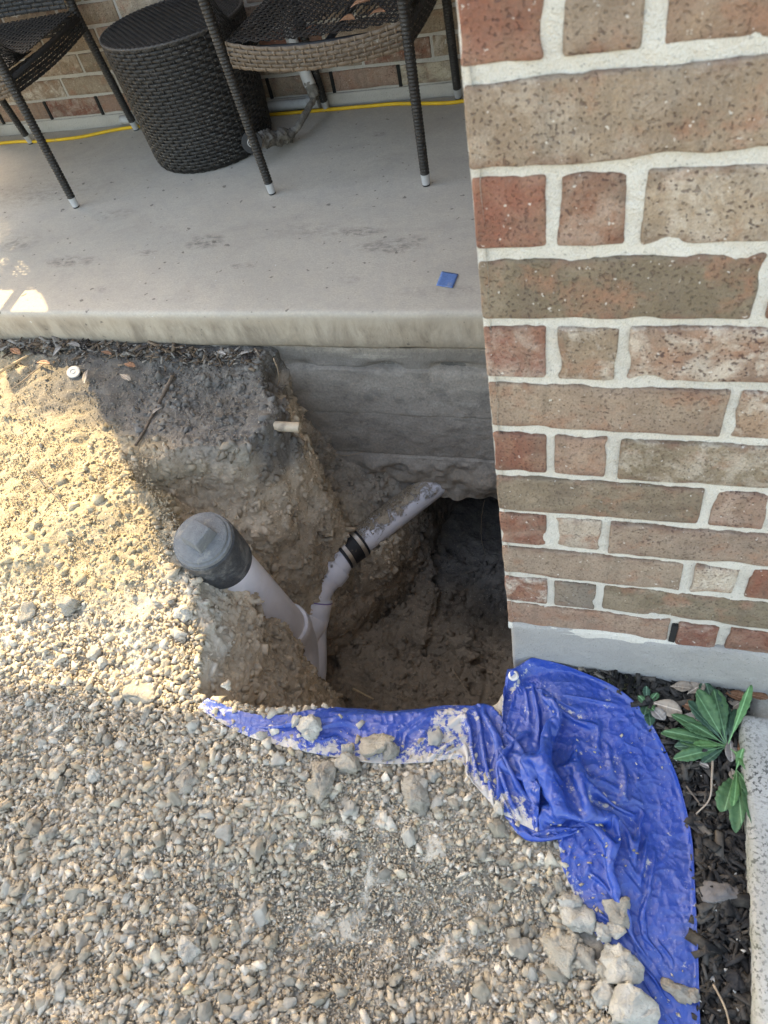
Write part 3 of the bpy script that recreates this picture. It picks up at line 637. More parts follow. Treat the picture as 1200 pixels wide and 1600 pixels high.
# square wrench boss on the plug
e1 = np.cross(ax, (0, 0, 1.0)); pA = on_z(292, 858, -.035)-on_z(330, 818, -.035); e1 = pA-ax*(pA@ax); e1 /= np.linalg.norm(e1); e2 = np.cross(ax, e1)
P, F = rounded_box(.0275, .0275, .022, .003, 3, 3, 2); P = P*(1-.18*np.clip(P[:, 2:3]/.022, 0, 1)*np.array((1, 1, 0))); P = capA-ax*.019+P[:, :1]*e1+P[:, 1:2]*e2-P[:, 2:3]*ax
dpart('wrench_boss', (P, [tuple(f) for f in F.tolist()]), M['cap_top'], plug, ang=50)
wye = dpart('wye', tube(catmull([col-ax*.055, col, col+ax*.06+(Mb-col)*.12, col+(Mb-col)*.62+ax*.02, Mb, Mb+np.array((-.01, -.16, -.05))], 26), .0585, 40), M['pvc'], dirt=-.3)
dpart('hub_ring', rev(col-ax*.062, col, [(0, .058), (.001, .0655), (.006, .0675), (.05, .0672), (.058, .064), (.066, .0585)], 48), M['pvc'], wye, -.3)
E0 = on_y(676, 757, EY+.10); Ex = on_y(668, 765, EY); cpl = on_z(548, 857, -.705); bd = (Ex-cpl)/np.linalg.norm(Ex-cpl)
el1 = on_z(519, 893, -.725); el2 = on_z(494, 935, -.765); jn = on_z(484, 985, -.83)
dpart('branch_pipe', tube([Ex+bd*.12, Ex, cpl+bd*.02], .0445, 36), M['pvc'], dirt=.42)
dpart('branch_pipe', tube([cpl-bd*.02, el1+bd*.0], .0445, 36), M['pvc'], dirt=-.1)
k1 = (el1-cpl)/np.linalg.norm(el1-cpl); k2 = (jn-el2)/np.linalg.norm(jn-el2)
elb = dpart('elbow', tube(catmull([el1-k1*.03, el1, el1+k1*.025, el1*.45+el2*.55+np.array((-.004, .004, .006)), el2-k2*.015, el2, el2+k2*.03], 22), .0455, 36), M['pvc'], dirt=.05)
dpart('elbow_hub', rev(el1-k1*.022, el1+k1, [(0, .0445), (.001, .051), (.004, .0523), (.040, .0523), (.048, .0465)], 40), M['pvc'], elb, .0)
dpart('elbow_hub', rev(el2-k2*.002, el2+k2, [(0, .0455), (.001, .0505), (.004, .0523), (.046, .0523), (.05, .0505), (.052, .0455)], 40), M['pvc'], elb, -.1)
dpart('primer_ring', rev(el2+k2*.0025, el2+k2, [(0, .0490), (.0005, .0529), (.004, .0529), (.0045, .049)], 40), M['purple'], elb)
dpart('primer_ring', rev(el1-k1*.0265, el1+k1, [(0, .0445), (.0005, .0452), (.0035, .0452), (.004, .0445)], 40), M['purple'], elb)
dpart('branch_leg', tube(catmull([el2+k2*.03, el2*.45+jn*.55, jn, Mb*.75+jn*.25+np.array((.012, .006, 0)), Mb+np.array((.004, -.03, -.02))], 16), np.linspace(.0500, .0555, 16), 36), M['pvc'], wye, -.3)
dpart('wye_throat', tube(catmull([el2+k2*.035, el2+k2*.075, (el2+k2*.10)*.5+(col+ax*.05)*.5, col+ax*.085], 14), np.linspace(.0515, .0545, 14), 36), M['pvc'], wye, -.3)
cp = dpart('coupling', rev(cpl-bd*.040, cpl+bd, [(0, .046), (.001, .0515), (.020, .0525), (.022, .0505), (.058, .0505), (.060, .0525), (.080, .0515), (.081, .046)], 40), M['rubber'], dirt=0)
for s in (-.031, .019): 
    cb = dpart('band_clamp', rev(cpl+bd*s, cpl+bd*2, [(0, .0524), (.0005, .0538), (.0125, .0538), (.013, .0524)], 40), M['steel'], cp)
sd = np.cross(bd, (0, 0, 1.0)); sd /= np.linalg.norm(sd)
# dirt clods lying on the branch pipe are part of the scattered stuff below

# small pipe stub and sprinkler cap
st0 = on_y(406, 664, .575); st1 = on_y(468, 668, .585); stub = tag(obj('pipe_stub', None), 'short tan stained pipe stub jutting from the dark soil bank below the slab', 'pipe')
bpy.data.objects.remove(stub); sdir = (st1-st0)/np.linalg.norm(st1-st0)
stub = empty('pipe_stub', tuple(st0)); tag(stub, 'short tan stained pipe stub jutting from the soil bank below the slab', 'pipe')
V, F = tube([sdir*-.012, sdir*0, st1-st0], .0132, 20, cap=False); me = mesh('tube', V, F, True); obj('tube', me, M['tan_pvc'], stub)
V, F = rev(st1-st0-sdir*.001, st1-st0+sdir, [(-.03, .0105), (0.0, .0105), (.0012, .0118), (.0012, .0131), (0, .0133)], 20); obj('open_end', mesh('open_end', V, F[:-1]), M['tan_pvc'], stub)
sp = ground_hit(117, 583); spr = empty('sprinkler_head', (sp[0], sp[1], sp[2]-.01), .5); tag(spr, 'small round white topped sprinkler cap lying in the dirt near the slab edge', 'sprinkler')
spr.rotation_euler = (.35, .10, .4); spr.scale = (.82, .82, .82)
V, F = rev((0, 0, 0), (0, 0, 1), [(-.02, .0225), (.018, .0225), (.02, .0215)], 28); obj('body', smooth_by_angle(mesh('body', V, F)), M['black'], spr)
V, F = rev((0, 0, .0195), (0, 0, 1), [(0, .0215), (.001, .0235), (.007, .0240), (.009, .0225), (.0092, .0120), (.0078, .0115), (.0078, .0065), (.0095, .006), (.0095, .001)], 28); obj('lid', smooth_by_angle(mesh('lid', V, F), 30), M['white_pipe'], spr)

# ------------------------------------------------------------------ wicker furniture
def ribbon(P, Nn, wdir, w, crown=.0009):
    """flat strand: points, normals, width direction"""
    P = np.asarray(P); s = np.array((-.5, -.22, .22, .5)); cr = np.array((-.5, .55, .55, -.5))*crown*2
    V = P[:, None]+s[None, :, None]*w*wdir[:, None]+cr[None, :, None]*Nn[:, None]; return V.reshape(-1, 3), grid_faces(len(P), 4)
class Weave:
    def __init__(s): s.V = []; s.F = []; s.k = 0; s.c = []
    def add(s, V, F, col):
        s.V.append(V); s.F.append(np.asarray(F)+s.k); s.k += len(V); s.c.append(np.tile(col, (len(V), 1)))
    def build(s, name, parent): 
        me = fast_mesh(name, np.vstack(s.V), np.vstack(s.F), True); set_col(me, np.vstack(s.c)); return obj(name, me, M['wicker'], parent, kind='stuff')
def weave(surf, nu, rows, closed=False, amp=.0022, fill=.93, u_w=.003, col=(.04, .035, .03), colfn=None, mask=None, seed=0, umax=1.0, sub=4):
    """surf(u,v)->(pos,normal) arrays; strands along u, stakes along v"""
    W = Weave(); rg = np.random.default_rng(seed); e = 1e-3
    ns = nu*sub+(0 if closed else 1)
    for r in range(rows):
        v = (r+.5)/rows; u = np.linspace(0, umax, nu*sub+1); P, N = surf(u, np.full_like(u, v)); P1, _ = surf(u, np.full_like(u, v-.5/rows)); P2, _ = surf(u, np.full_like(u, v+.5/rows))
        wd = P2-P1; w = np.linalg.norm(wd, axis=1); wd = wd/(w[:, None]+1e-9); ph = np.linspace(0, nu, nu*sub+1)*np.pi+(r % 2)*np.pi
        off = amp*np.sign(np.cos(ph))*np.abs(np.cos(ph))**.6; c = np.array(col if colfn is None else colfn(v))*rg.uniform(.75, 1.25)
        P = P+N*off[:, None]+rg.normal(0, .0003, (1, 3))
        if mask is None: V, F = ribbon(P, N, wd, w.mean()*fill); W.add(V, F, c)
        else:
            k = mask(u, np.full_like(u, v), r); i = 0
            while i < len(u):
                if k[i]:
                    j = i
                    while j < len(u) and k[j]: j += 1
                    if j-i > 2:
                        Q = P[i:j].copy()
                        if j < len(u): Q[-2:] -= N[j-2:j]*np.array((.002, .006))[:, None]
                        V, F = ribbon(Q, N[i:j], wd[i:j], w.mean()*fill); W.add(V, F, c)
                    i = j
                else: i += 1
    for q in range(nu+(0 if closed else 1)):
        u0 = q/nu*umax; v = np.linspace(0, 1, rows*3+1); P, N = surf(np.full_like(v, u0), v); A, _ = surf(np.full_like(v, u0+e), v); wd = A-P; wd /= np.linalg.norm(wd, axis=1)[:, None]+1e-9
        ph = np.linspace(0, rows, rows*3+1); off = -amp*.9*np.cos((q % 2)*np.pi)*np.sin((ph)*np.pi)
        V, F = ribbon(P+N*off[:, None], N, wd, u_w); W.add(V, F, np.array(col)*1.25)
    return W
DK = (.010, .0093, .009); BR = (.105, .074, .049)
# drum table
drum = empty('drum_table', (-1.343, 1.852, 0)); tag(drum, 'dark woven wicker drum side table between the two chairs', 'side table')
DR0, DR1, DH = .220, .240, .405
def dsurf(u, v):
    a = -u*2*np.pi; z = v*DH; r = DR0+(DR1-DR0)*np.clip(v*1.1, 0, 1)-.012*np.exp(-v/.03); n = np.stack([np.cos(a), np.sin(a), 0*a], -1)
    return np.stack([r*np.cos(a), r*np.sin(a), z], -1), n
weave(dsurf, 64, 36, True, .0026, .95, .0045, col=(.012, .0105, .0095), seed=3).build('side_weave', drum)
V, F = rev((0, 0, 0), (0, 0, 1), [(.002, DR0-.010), (DH*.5, (DR0+DR1)/2-.006), (DH-.004, DR1-.008)], 48); obj('liner', mesh('liner', V, F, True), M['black'], drum)
def tsurf(u, v):
    x = (u-.5)*2*DR1; y = (v-.5)*2*DR1; return np.stack([x, y, DH+.004+0*x], -1), np.tile((0, 0, 1.0), (len(x), 1))
weave(tsurf, 40, 40, False, .0022, .9, .008, col=(.040, .037, .036), mask=lambda u, v, r: np.hypot(u-.5, v-.5) < .495, seed=4, sub=3).build('top_weave', drum) if False else None
Wt = weave(tsurf, 40, 40, False, .0024, .82, .0001, col=(.018, .017, .017), mask=lambda u, v, r: np.hypot(u-.5, v-.5) < .492, seed=4, sub=3); Wt.V = Wt.V[:-41]; Wt.F = Wt.F[:-41]; Wt.c = Wt.c[:-41]; Wt.build('top_weave', drum)
V, F = rev((0, 0, 0), (0, 0, 1), [(DH-.006, DR1-.006), (DH+.0025, DR1-.001), (DH+.003, 0.01)], 56); obj('top_panel', mesh('top_panel', V, F), M['black'], drum)
V, F = tube([(DR1*math.cos(a), DR1*math.sin(a), DH+.001+.0012*math.sin(a*90)) for a in np.linspace(0, 2*np.pi, 361)], .0048, 8, cap=False); me = mesh('rim_braid', V, F, True); set_col(me, np.tile((.045, .041, .038), (len(V), 1))); obj('rim_braid', me, M['wicker'], drum)
# chair
def leg_vf(p0, p1, r0, r1, pitch=.0095, n=16):
    L = np.linalg.norm(np.array(p1)-np.array(p0)); m = int(L/pitch)*4+1; t = np.linspace(0, 1, m); P = np.array(p0)[None]*(1-t[:, None])+np.array(p1)[None]*t[:, None]
    ph = (np.arange(m) % 4); rad = (r0+(r1-r0)*t)+np.array((-.0022, .0004, .0010, .0002))[ph]; return tube(P, rad, n)
def make_chair():
    ch = empty('wicker_chair'); lx, fy, by = .258, -.30, .225
    legs = []
    for (x, y, tx, ty) in ((-lx, fy, -lx-.018, fy-.005), (lx, fy, lx+.005, fy-.005), (-lx+.008, .30, -lx+.004, by), (lx-.008, .30, lx-.004, by)):
        hz = .655 if y < 0 else .45; sc = hz/.43; top = (x+(tx-x)*sc, y+(ty-y)*sc, hz); d = (np.array(top)-np.array((x, y, 0)))/hz
        V, F = leg_vf(np.array((x, y, 0))+d*.034, top, .0135, .0155); me = mesh('leg', V, F, True); set_col(me, np.tile((.013, .011, .0095), (len(V), 1))); lg = obj('leg', me, M['wicker'], ch)
        V, F = rev(np.array((x, y, .004)), np.array((x, y, .004))+d, [(0, .0118), (.032, .0138), (.0325, .0125)], 20); obj('foot_cap', smooth_by_angle(mesh('foot_cap', V, F)), M['alu'], lg)
        V, F = rev(np.array((x, y, 0)), np.array((x, y, 0))+d, [(0, .011), (.004, .0122), (.005, .0115)], 20); obj('foot_pad', mesh('foot_pad', V, F), M['black'], lg)
        if y > 0:
            bt = (top[0], by+.05, .84); V, F = leg_vf(np.array(top)-np.array((0, 0, .01)), bt, .0155, .0145); me = mesh('back_post', V, F, True); set_col(me, np.tile((.013, .011, .0095), (len(V), 1))); obj('back_post', me, M['wicker'], ch); top = bt
        legs.append(top)
    zt, zb = .435, .372
    def front(u, v):
        x = (u-.5)*2*(lx-.002); bow = .035*(1-(2*u-1)**2); dip = .014*(1-(2*u-1)**2); z = zb-dip+(zt-zb)*v+.006*np.abs(2*u-1)**4*v
        return np.stack([x, fy-.004-bow-.004*np.sin(v*np.pi), z], -1), np.tile((0, -1.0, 0), (len(x), 1))
    weave(front, 24, 6, False, .002, .93, .006, col=BR, seed=5).build('front_apron', ch)
    for s in (-1, 1):
        def side(u, v, s=s):
            y = fy+(by-fy)*u; return np.stack([s*(lx+.004)+0*y, y, zb-.01*np.sin(u*np.pi)+(zt-zb)*v+0*y], -1), np.tile((s*1.0, 0, 0), (len(y), 1))
        weave(side, 24, 6, False, .002, .93, .006, col=DK, seed=6).build('side_apron', ch)
    def bk(u, v):
        x = (u-.5)*2*(lx-.002); return np.stack([x, by+.003+0*x, zb+(zt-zb)*v], -1), np.tile((0, 1.0, 0), (len(x), 1))
    weave(bk, 24, 6, False, .002, .93, .006, col=DK, seed=7).build('rear_apron', ch)
    def seat(u, v):
        x = (u-.5)*2*(lx-.004); bow = .035*(1-(2*u-1)**2); y0 = fy-.002-bow; y = y0+(by-y0)*v; z = zt+.004-.016*np.sin(u*np.pi)*np.sin(np.clip(v, 0, 1)*np.pi)
        return np.stack([x, y, z], -1), np.tile((0, 0, 1.0), (len(x), 1))
    def smask(u, v, r):
        q = vn(np.stack([u*9, v*9, 0*u+r*.31], -1), 1, 111)
        hole = (np.hypot((u-.60)/.20, (v-.30)/.16)+.25*q < .8) | (np.hypot((u-.42)/.10, (v-.16)/.05)+.3*q < .7) | (np.hypot((u-.78)/.08, (v-.2)/.05)+.3*q < .55); return ~hole
    Ws = weave(seat, 26, 40, False, .0022, .80, .007, col=(.016, .0145, .0135), mask=smask, seed=8, sub=3); Ws.build('seat', ch)
    # seat frame rails under the weave
    for q, (a, b) in enumerate((((-lx, fy-.0, zt-.02), (lx, fy, zt-.02)), ((-lx, by, zt-.02), (lx, by, zt-.02)), ((-lx, fy, zt-.02), (-lx, by, zt-.02)), ((lx, fy, zt-.02), (lx, by, zt-.02)), ((0.04, fy, zt-.025), (0.04, by, zt-.025)))):
        V, F = tube([a, ((a[0]+b[0])/2, (a[1]+b[1])/2-(.0 if q else .03), a[2]), b], .009, 8); obj('seat_rail', mesh('seat_rail', V, F, True), M['black'], ch)
    for s, fl, bl in ((-1, legs[0], legs[2]), (1, legs[1], legs[3])):
        P = catmull([(fl[0], fl[1]+.012, fl[2]-.03), (fl[0], fl[1], fl[2]), (fl[0]+s*.006, fl[1]+.05, fl[2]+.02), (fl[0]+s*.012, 0, .675), (bl[0]+s*.01, bl[1]-.10, .68), (bl[0], bl[1]-.015, .70)], 160)
        rad = .016+np.tile((-.0009, .0004, .0007, .0003), 40); V, F = tube(P, rad, 14); me = mesh('armrest', V, F, True); set_col(me, np.tile((.013, .011, .0095), (len(V), 1))); obj('armrest', me, M['wicker'], ch)
        # woven gusset between arm post and seat
        def gus(u, v, s=s, fl=fl):
            yy = fy+.004+.16*u; zz = zt+.002+(.12*(1-u)**2.2)*v; return np.stack([0*u+s*(lx+.008), yy, zz], -1), np.tile((-s*1.0, 0, 0), (len(u), 1))
        weave(gus, 8, 12, False, .0015, .95, .004, col=DK, seed=9).build('arm_gusset', ch)
    def bp(u, v):
        x = (u-.5)*2*(lx-.01); return np.stack([x, by-.005+.03*np.cos((u-.5)*np.pi)-.03+.05*v, .455+.385*v], -1), np.tile((0, -1.0, 0), (len(x), 1))
    weave(bp, 20, 30, False, .002, .93, .006, col=DK, seed=10).build('backrest', ch)
    V, F = leg_vf((-lx+.004, by+.05, .84), (lx-.004, by+.05, .84), .014, .014); me = mesh('top_rail', V, F, True); set_col(me, np.tile((.013, .011, .0095), (len(V), 1))); obj('top_rail', me, M['wicker'], ch)
    return ch
chair = make_chair(); chair.location = (-.714, 1.772, .001); chair.rotation_euler = (0, 0, R_(0.3))
tag(chair, 'brown wicker armchair with torn sagging seat beside the brick house corner', 'chair', 'wicker armchairs on the patio')
ch2 = chair.copy(); C.objects.link(ch2)
for p in list(chair.children):
    if p.name.startswith('seat') and not p.name.startswith('seat_rail'): seat1 = p
    c = p.copy(); C.objects.link(c); c.parent = ch2
    for g in list(p.children):
        k = g.copy(); C.objects.link(k); k.parent = c
ch2.location = (-2.010, 1.725, .001); ch2.rotation_euler = (0, 0, R_(5)); ch2['label'] = 'dark wicker armchair cut off by the left edge, left of the drum table'
ch3 = ch2.copy(); C.objects.link(ch3)  # unseen chair added to block a stray sun patch on the slab
for p in list(ch2.children):
    c = p.copy(); C.objects.link(c); c.parent = ch3
    for g in list(p.children):
        k = g.copy(); C.objects.link(k); k.parent = c
ch3.location = (-2.70, 1.70, .001); ch3.rotation_euler = (0, 0, R_(9)); ch3['label'] = 'unseen wicker armchair added beyond the left edge to shade the slab'
# yellow cord, conduit
def on_slab(u, v, z=.0): return on_z(u, v, z)
cp_ = [on_slab(u, v+9, .006) for u, v in ((-190, 236), (-60, 222), (20, 213), (60, 212), (120, 206), (180, 194), (228, 184))]+[(-1.62, 2.075, .006), (-1.3, 2.088, .006)]+[on_slab(u, v+7, .006) for u, v in ((425, 158), (465, 160), (505, 156), (545, 150), (580, 147), (615, 153), (650, 155), (700, 154), (730, 150))]
cp_ = [np.array((p[0], min(p[1], 2.062), .0065)) for p in cp_]
V, F = tube(catmull(cp_, 220), .0062, 10); tag(obj('power_cord', mesh('power_cord', V, F, True), M['yellow']), 'yellow power cord running along the foot of the rear brick wall', 'cord')
lp = [on_slab(u, v, .007) for u, v in ((-40, 178), (-12, 184), (6, 192), (4, 203), (-14, 208), (-45, 206))]; V, F = tube(catmull([np.array((p[0], min(p[1], 2.03), .0195)) for p in lp], 60), .0062, 10)
tag(obj('power_cord', mesh('power_cord', V, F, True), M['yellow']), 'loop of yellow cord on the slab at the left edge of the picture', 'cord')
V, F = tube([(-1.85, 2.062, .036), (-1.2, 2.062, .036), (-1.0, 2.062, .036)], .0165, 16); cnd = empty('conduit', (0, 0, 0)); tag(cnd, 'grey plastic conduit along the wall foot beside the drum table', 'conduit'); obj('straight_run', smooth_by_angle(mesh('straight_run', V, F)), M['conduit'], cnd)
V, F = tube([(-1.03, 2.062, .036), (-.985, 2.062, .036)], .0205, 16); obj('end_socket', smooth_by_angle(mesh('elbow', V, F)), M['conduit'], cnd)
for x in (-1.6, -1.25): 
    V, F = tube([(x, 2.062, .036), (x+.012, 2.062, .036)], .0185, 16); obj('strap', smooth_by_angle(mesh('strap', V, F)), M['steel'], cnd)
    V, F = box_vf(x-.002, x+.014, 2.07, 2.097, .030, .042); obj('strap_tab', mesh('strap_tab', V, F), M['steel'], cnd)
# mud-caked digging tool
tl = empty('muddy_tool', (-1.08, 1.85, 0)); tag(tl, 'mud caked long handled tool with round end disc leaning behind the right chair', 'tool'); TL = np.array(tl.location)
def wobmud(a): return lambda V: a*np.stack([vn(V, 60, 121), vn(V, 60, 122), vn(V, 60, 123)], -1)+a*.6*np.stack([vn(V, 150, 124), vn(V, 150, 125), vn(V, 150, 126)], -1)
t0 = on_z(393, 221, .085); t1 = on_z(455, 211, .026); t2 = on_z(466, 196, .05); t3 = on_y(492, 152, 1.99); t4 = on_y(476, 112, 2.02); t5 = t4+(t4-t3)*1.6
tt = np.linspace(0, 1, 40)[:, None]; V, F = tube(t0*(1-tt)+t1*tt-TL, .018+.006*np.sin(np.linspace(0, 3.1, 40)), 20, wob=wobmud(.009)); obj('crosspiece', mesh('crosspiece', V, F, True), M['mud'], tl)
V, F = tube(catmull([t1, t2, (t2+t3)/2, t3], 40)-TL, np.linspace(.0125, .011, 40), 14, wob=wobmud(.003)); obj('shaft', mesh('shaft', V, F, True), M['mud'], tl)
V, F = tube(catmull([t3, t3+(t4-t3)*.6], 14)-TL, .019, 18, wob=wobmud(.003)); obj('socket', mesh('socket', V, F, True), M['mud'], tl)
V, F = tube([t3+(t4-t3)*.45-TL, t4-TL, t5-TL], .021, 18); obj('handle', smooth_by_angle(mesh('handle', V, F)), M['white_pipe'], tl)
dn = CAM-t0; dn[2] *= .45; dn /= np.linalg.norm(dn); dc = t0+dn*.012-TL
V, F = rev(dc, dc+dn, [(-.02, .030), (0, .0345), (.006, .034), (.0065, .012)], 32); dsk = obj('end_disc', smooth_by_angle(mesh('end_disc', V, F), 30), M['black'], tl)
for r_ in (.0150, .0085):
    V, F = rev(dc+dn*.0064, dc+dn*2, [(0, r_-.0028), (.0012, r_-.0026), (.0014, r_), (0, r_+.0003)], 28); obj('ring', mesh('ring', V, F), M['white_pipe'], dsk)
# blue tape
tp = on_z(699, 438, .0); n = 9; A, B = np.meshgrid(np.linspace(-1, 1, n), np.linspace(-1, 1, 12), indexing='ij'); tx = A*.0235; ty = B*.031-.006*A; tz = .0012+.0012*np.clip(A*.4-B*.6, 0, 2)**2+.0008*vn2(A, B, 1.5, 131)
V = np.stack([tx, ty, tz], -1).reshape(-1, 3); me = fast_mesh('tape_scrap', V, grid_faces(n, 12), True); o = obj('tape_scrap', me, M['tape'], None, (tp[0], tp[1], .001), (0, 0, -.05)); sm = o.modifiers.new('s', 'SOLIDIFY'); sm.thickness = .0006
tag(o, 'scrap of blue masking tape stuck on the patio slab', 'tape')

# ------------------------------------------------------------------ kerb, mulch bed
P, F = rounded_box(.075, .75, .075, .012, 10, 90, 8, lambda P: P+np.stack([.0025*vn(P, 14, 141)+.0015*vn(P, 50, 142), .003*vn(P, 9, 143), .002*vn(P, 12, 144)+.0012*vn(P, 60, 145)], -1)); P = P+np.array((.442, -.80, -.165))
obj('kerb', fast_mesh('kerb', P, F, True), M['kerb'], kind='structure')
def scatter(protos, pos, size, cols, name, mat, yaw_only=False, kind='stuff', squash=(.7, 1), rg=RNG, tilt=3.14):
    VV = []; FF = []; CC = []; k = 0
    groups = rg.integers(0, len(protos), len(pos))
    for g, (pv, pf) in enumerate(protos):
        I = np.where(groups == g)[0]
        if len(I) == 0: continue
        n = len(I); ang = rg.uniform(-1, 1, (n, 3))*np.array((tilt, tilt, 3.1416)); cx, sx = np.cos(ang[:, 0]), np.sin(ang[:, 0]); cy, sy = np.cos(ang[:, 1]), np.sin(ang[:, 1]); cz, sz = np.cos(ang[:, 2]), np.sin(ang[:, 2])
        Rm = np.empty((n, 3, 3)); Rm[:, 0, 0] = cy*cz; Rm[:, 0, 1] = sx*sy*cz-cx*sz; Rm[:, 0, 2] = cx*sy*cz+sx*sz; Rm[:, 1, 0] = cy*sz; Rm[:, 1, 1] = sx*sy*sz+cx*cz; Rm[:, 1, 2] = cx*sy*sz-sx*cz; Rm[:, 2, 0] = -sy; Rm[:, 2, 1] = sx*cy; Rm[:, 2, 2] = cx*cy
        sc = rg.uniform(squash[0], squash[1], (n, 1, 3)); L = pv[None]*sc*size[I][:, None, None]; Vw = np.einsum('nij,nkj->nki', Rm, L)+pos[I][:, None]
        VV.append(Vw.reshape(-1, 3)); FF.append((pf[None]+(np.arange(n)*len(pv))[:, None, None]+k).reshape(-1, pf.shape[1])); k += n*len(pv); CC.append(np.repeat(cols[I], len(pv), 0))
    me = fast_mesh(name, np.vstack(VV), np.vstack(FF)); set_col(me, np.vstack(CC)); return obj(name, me, mat, kind=kind)
def hull(n, seed, flat=1.0, elong=1.0, sub=0):
    rr = np.random.default_rng(seed); P = rr.normal(0, 1, (n, 3)); P /= np.linalg.norm(P, axis=1)[:, None]
    if n < 15: P = np.clip(rr.uniform(-1.15, 1.15, (n, 3)), -.92, .92)*rr.uniform(.75, 1.2, (1, 3))
    P *= rr.uniform(.75, 1.1, (n, 1)); P *= np.array((elong, 1, flat)); bm = bmesh.new(); vs = [bm.verts.new(p*.5) for p in P]
    r = bmesh.ops.convex_hull(bm, input=vs); bmesh.ops.delete(bm, geom=[v for v in bm.verts if not v.link_faces], context='VERTS'); bmesh.ops.triangulate(bm, faces=bm.faces); bm.verts.index_update()
    V = np.array([v.co[:] for v in bm.verts]); F = np.array([[v.index for v in f.verts] for f in bm.faces]); bm.free(); return V, F
chipP = []
for s in range(8):
    rr = np.random.default_rng(200+s); V, F = box_vf(-.5, .5, -.11, .11, -.05, .05); V = V*np.array((1, rr.uniform(.6, 1.3), rr.uniform(.6, 1.4)))+rr.normal(0, .035, V.shape); chipP.append((V, np.array(F)))
# ------------------------------------------------------------------ tarp
tarp = empty('tarp', (.1, -.2, -.1)); tag(tarp, 'crumpled blue plastic tarp draped along the pit edge and over the bed', 'tarp'); TP = np.array(tarp.location)
def crumple(x, y, seed, sc=1.0):
    wx = x+.03*vn2(x, y, 7*sc, seed+1); wy = y+.03*vn2(x, y, 7*sc, seed+2)
    a = vn2(wx, wy, 8*sc, seed+3); b = vn2(wx, wy, 15*sc, seed+4); tri = lambda q, k: 1-2*np.abs((q*k) % 1-.5)
    return tri(a, 2.2)*.014+tri(b, 1.6)*.008-.011
def cut(P, n): return catmull([(*ground2(u, v),) for u, v in P], n)
def ground2(u, v, z=None):
    p = ground_hit(u, v) if z is None else on_z(u, v, z); return (p[0], p[1])
def ridge(x, y, P, h, w, sharp=1.3):
    """fold: crest polyline in plan"""
    d = np.full(x.shape, 9.0); tt = np.zeros(x.shape); n = len(P)-1
    for k in range(n):
        a, b = np.array(P[k]), np.array(P[k+1]); e = b-a; t = np.clip(((x-a[0])*e[0]+(y-a[1])*e[1])/(e@e), 0, 1); q = np.hypot(x-a[0]-t*e[0], y-a[1]-t*e[1]); m = q < d; d = np.where(m, q, d); tt = np.where(m, (k+t)/n, tt)
    return h*np.exp(-(d/w)**sharp)*np.sin(np.clip(tt*.92+.06, 0, 1)*np.pi)**.5
def px2(L): return [on_z(u, v, -.085)[:2] for u, v in L]
GXs = np.arange(-.75, .62, .006); GYs = np.arange(-.95, .14, .006); GG = base_h(*np.meshgrid(GXs, GYs, indexing='ij'))
_gx, _gy = np.meshgrid(GXs, GYs, indexing='ij'); GG = np.where(poly_sd(_gx, _gy, RIM) > 0, GG-np.clip(poly_sd(_gx, _gy, RIM)-.01, 0, .06)*2.0, GG)
def gsample(x, y):
    a = np.clip((x-GXs[0])/.006, 0, len(GXs)-1.01); b = np.clip((y-GYs[0])/.006, 0, len(GYs)-1.01); i = a.astype(int); j = b.astype(int); fa = a-i; fb = b-j
    return (GG[i, j]*(1-fa)+GG[i+1, j]*fa)*(1-fb)+(GG[i, j+1]*(1-fa)+GG[i+1, j+1]*fa)*fb
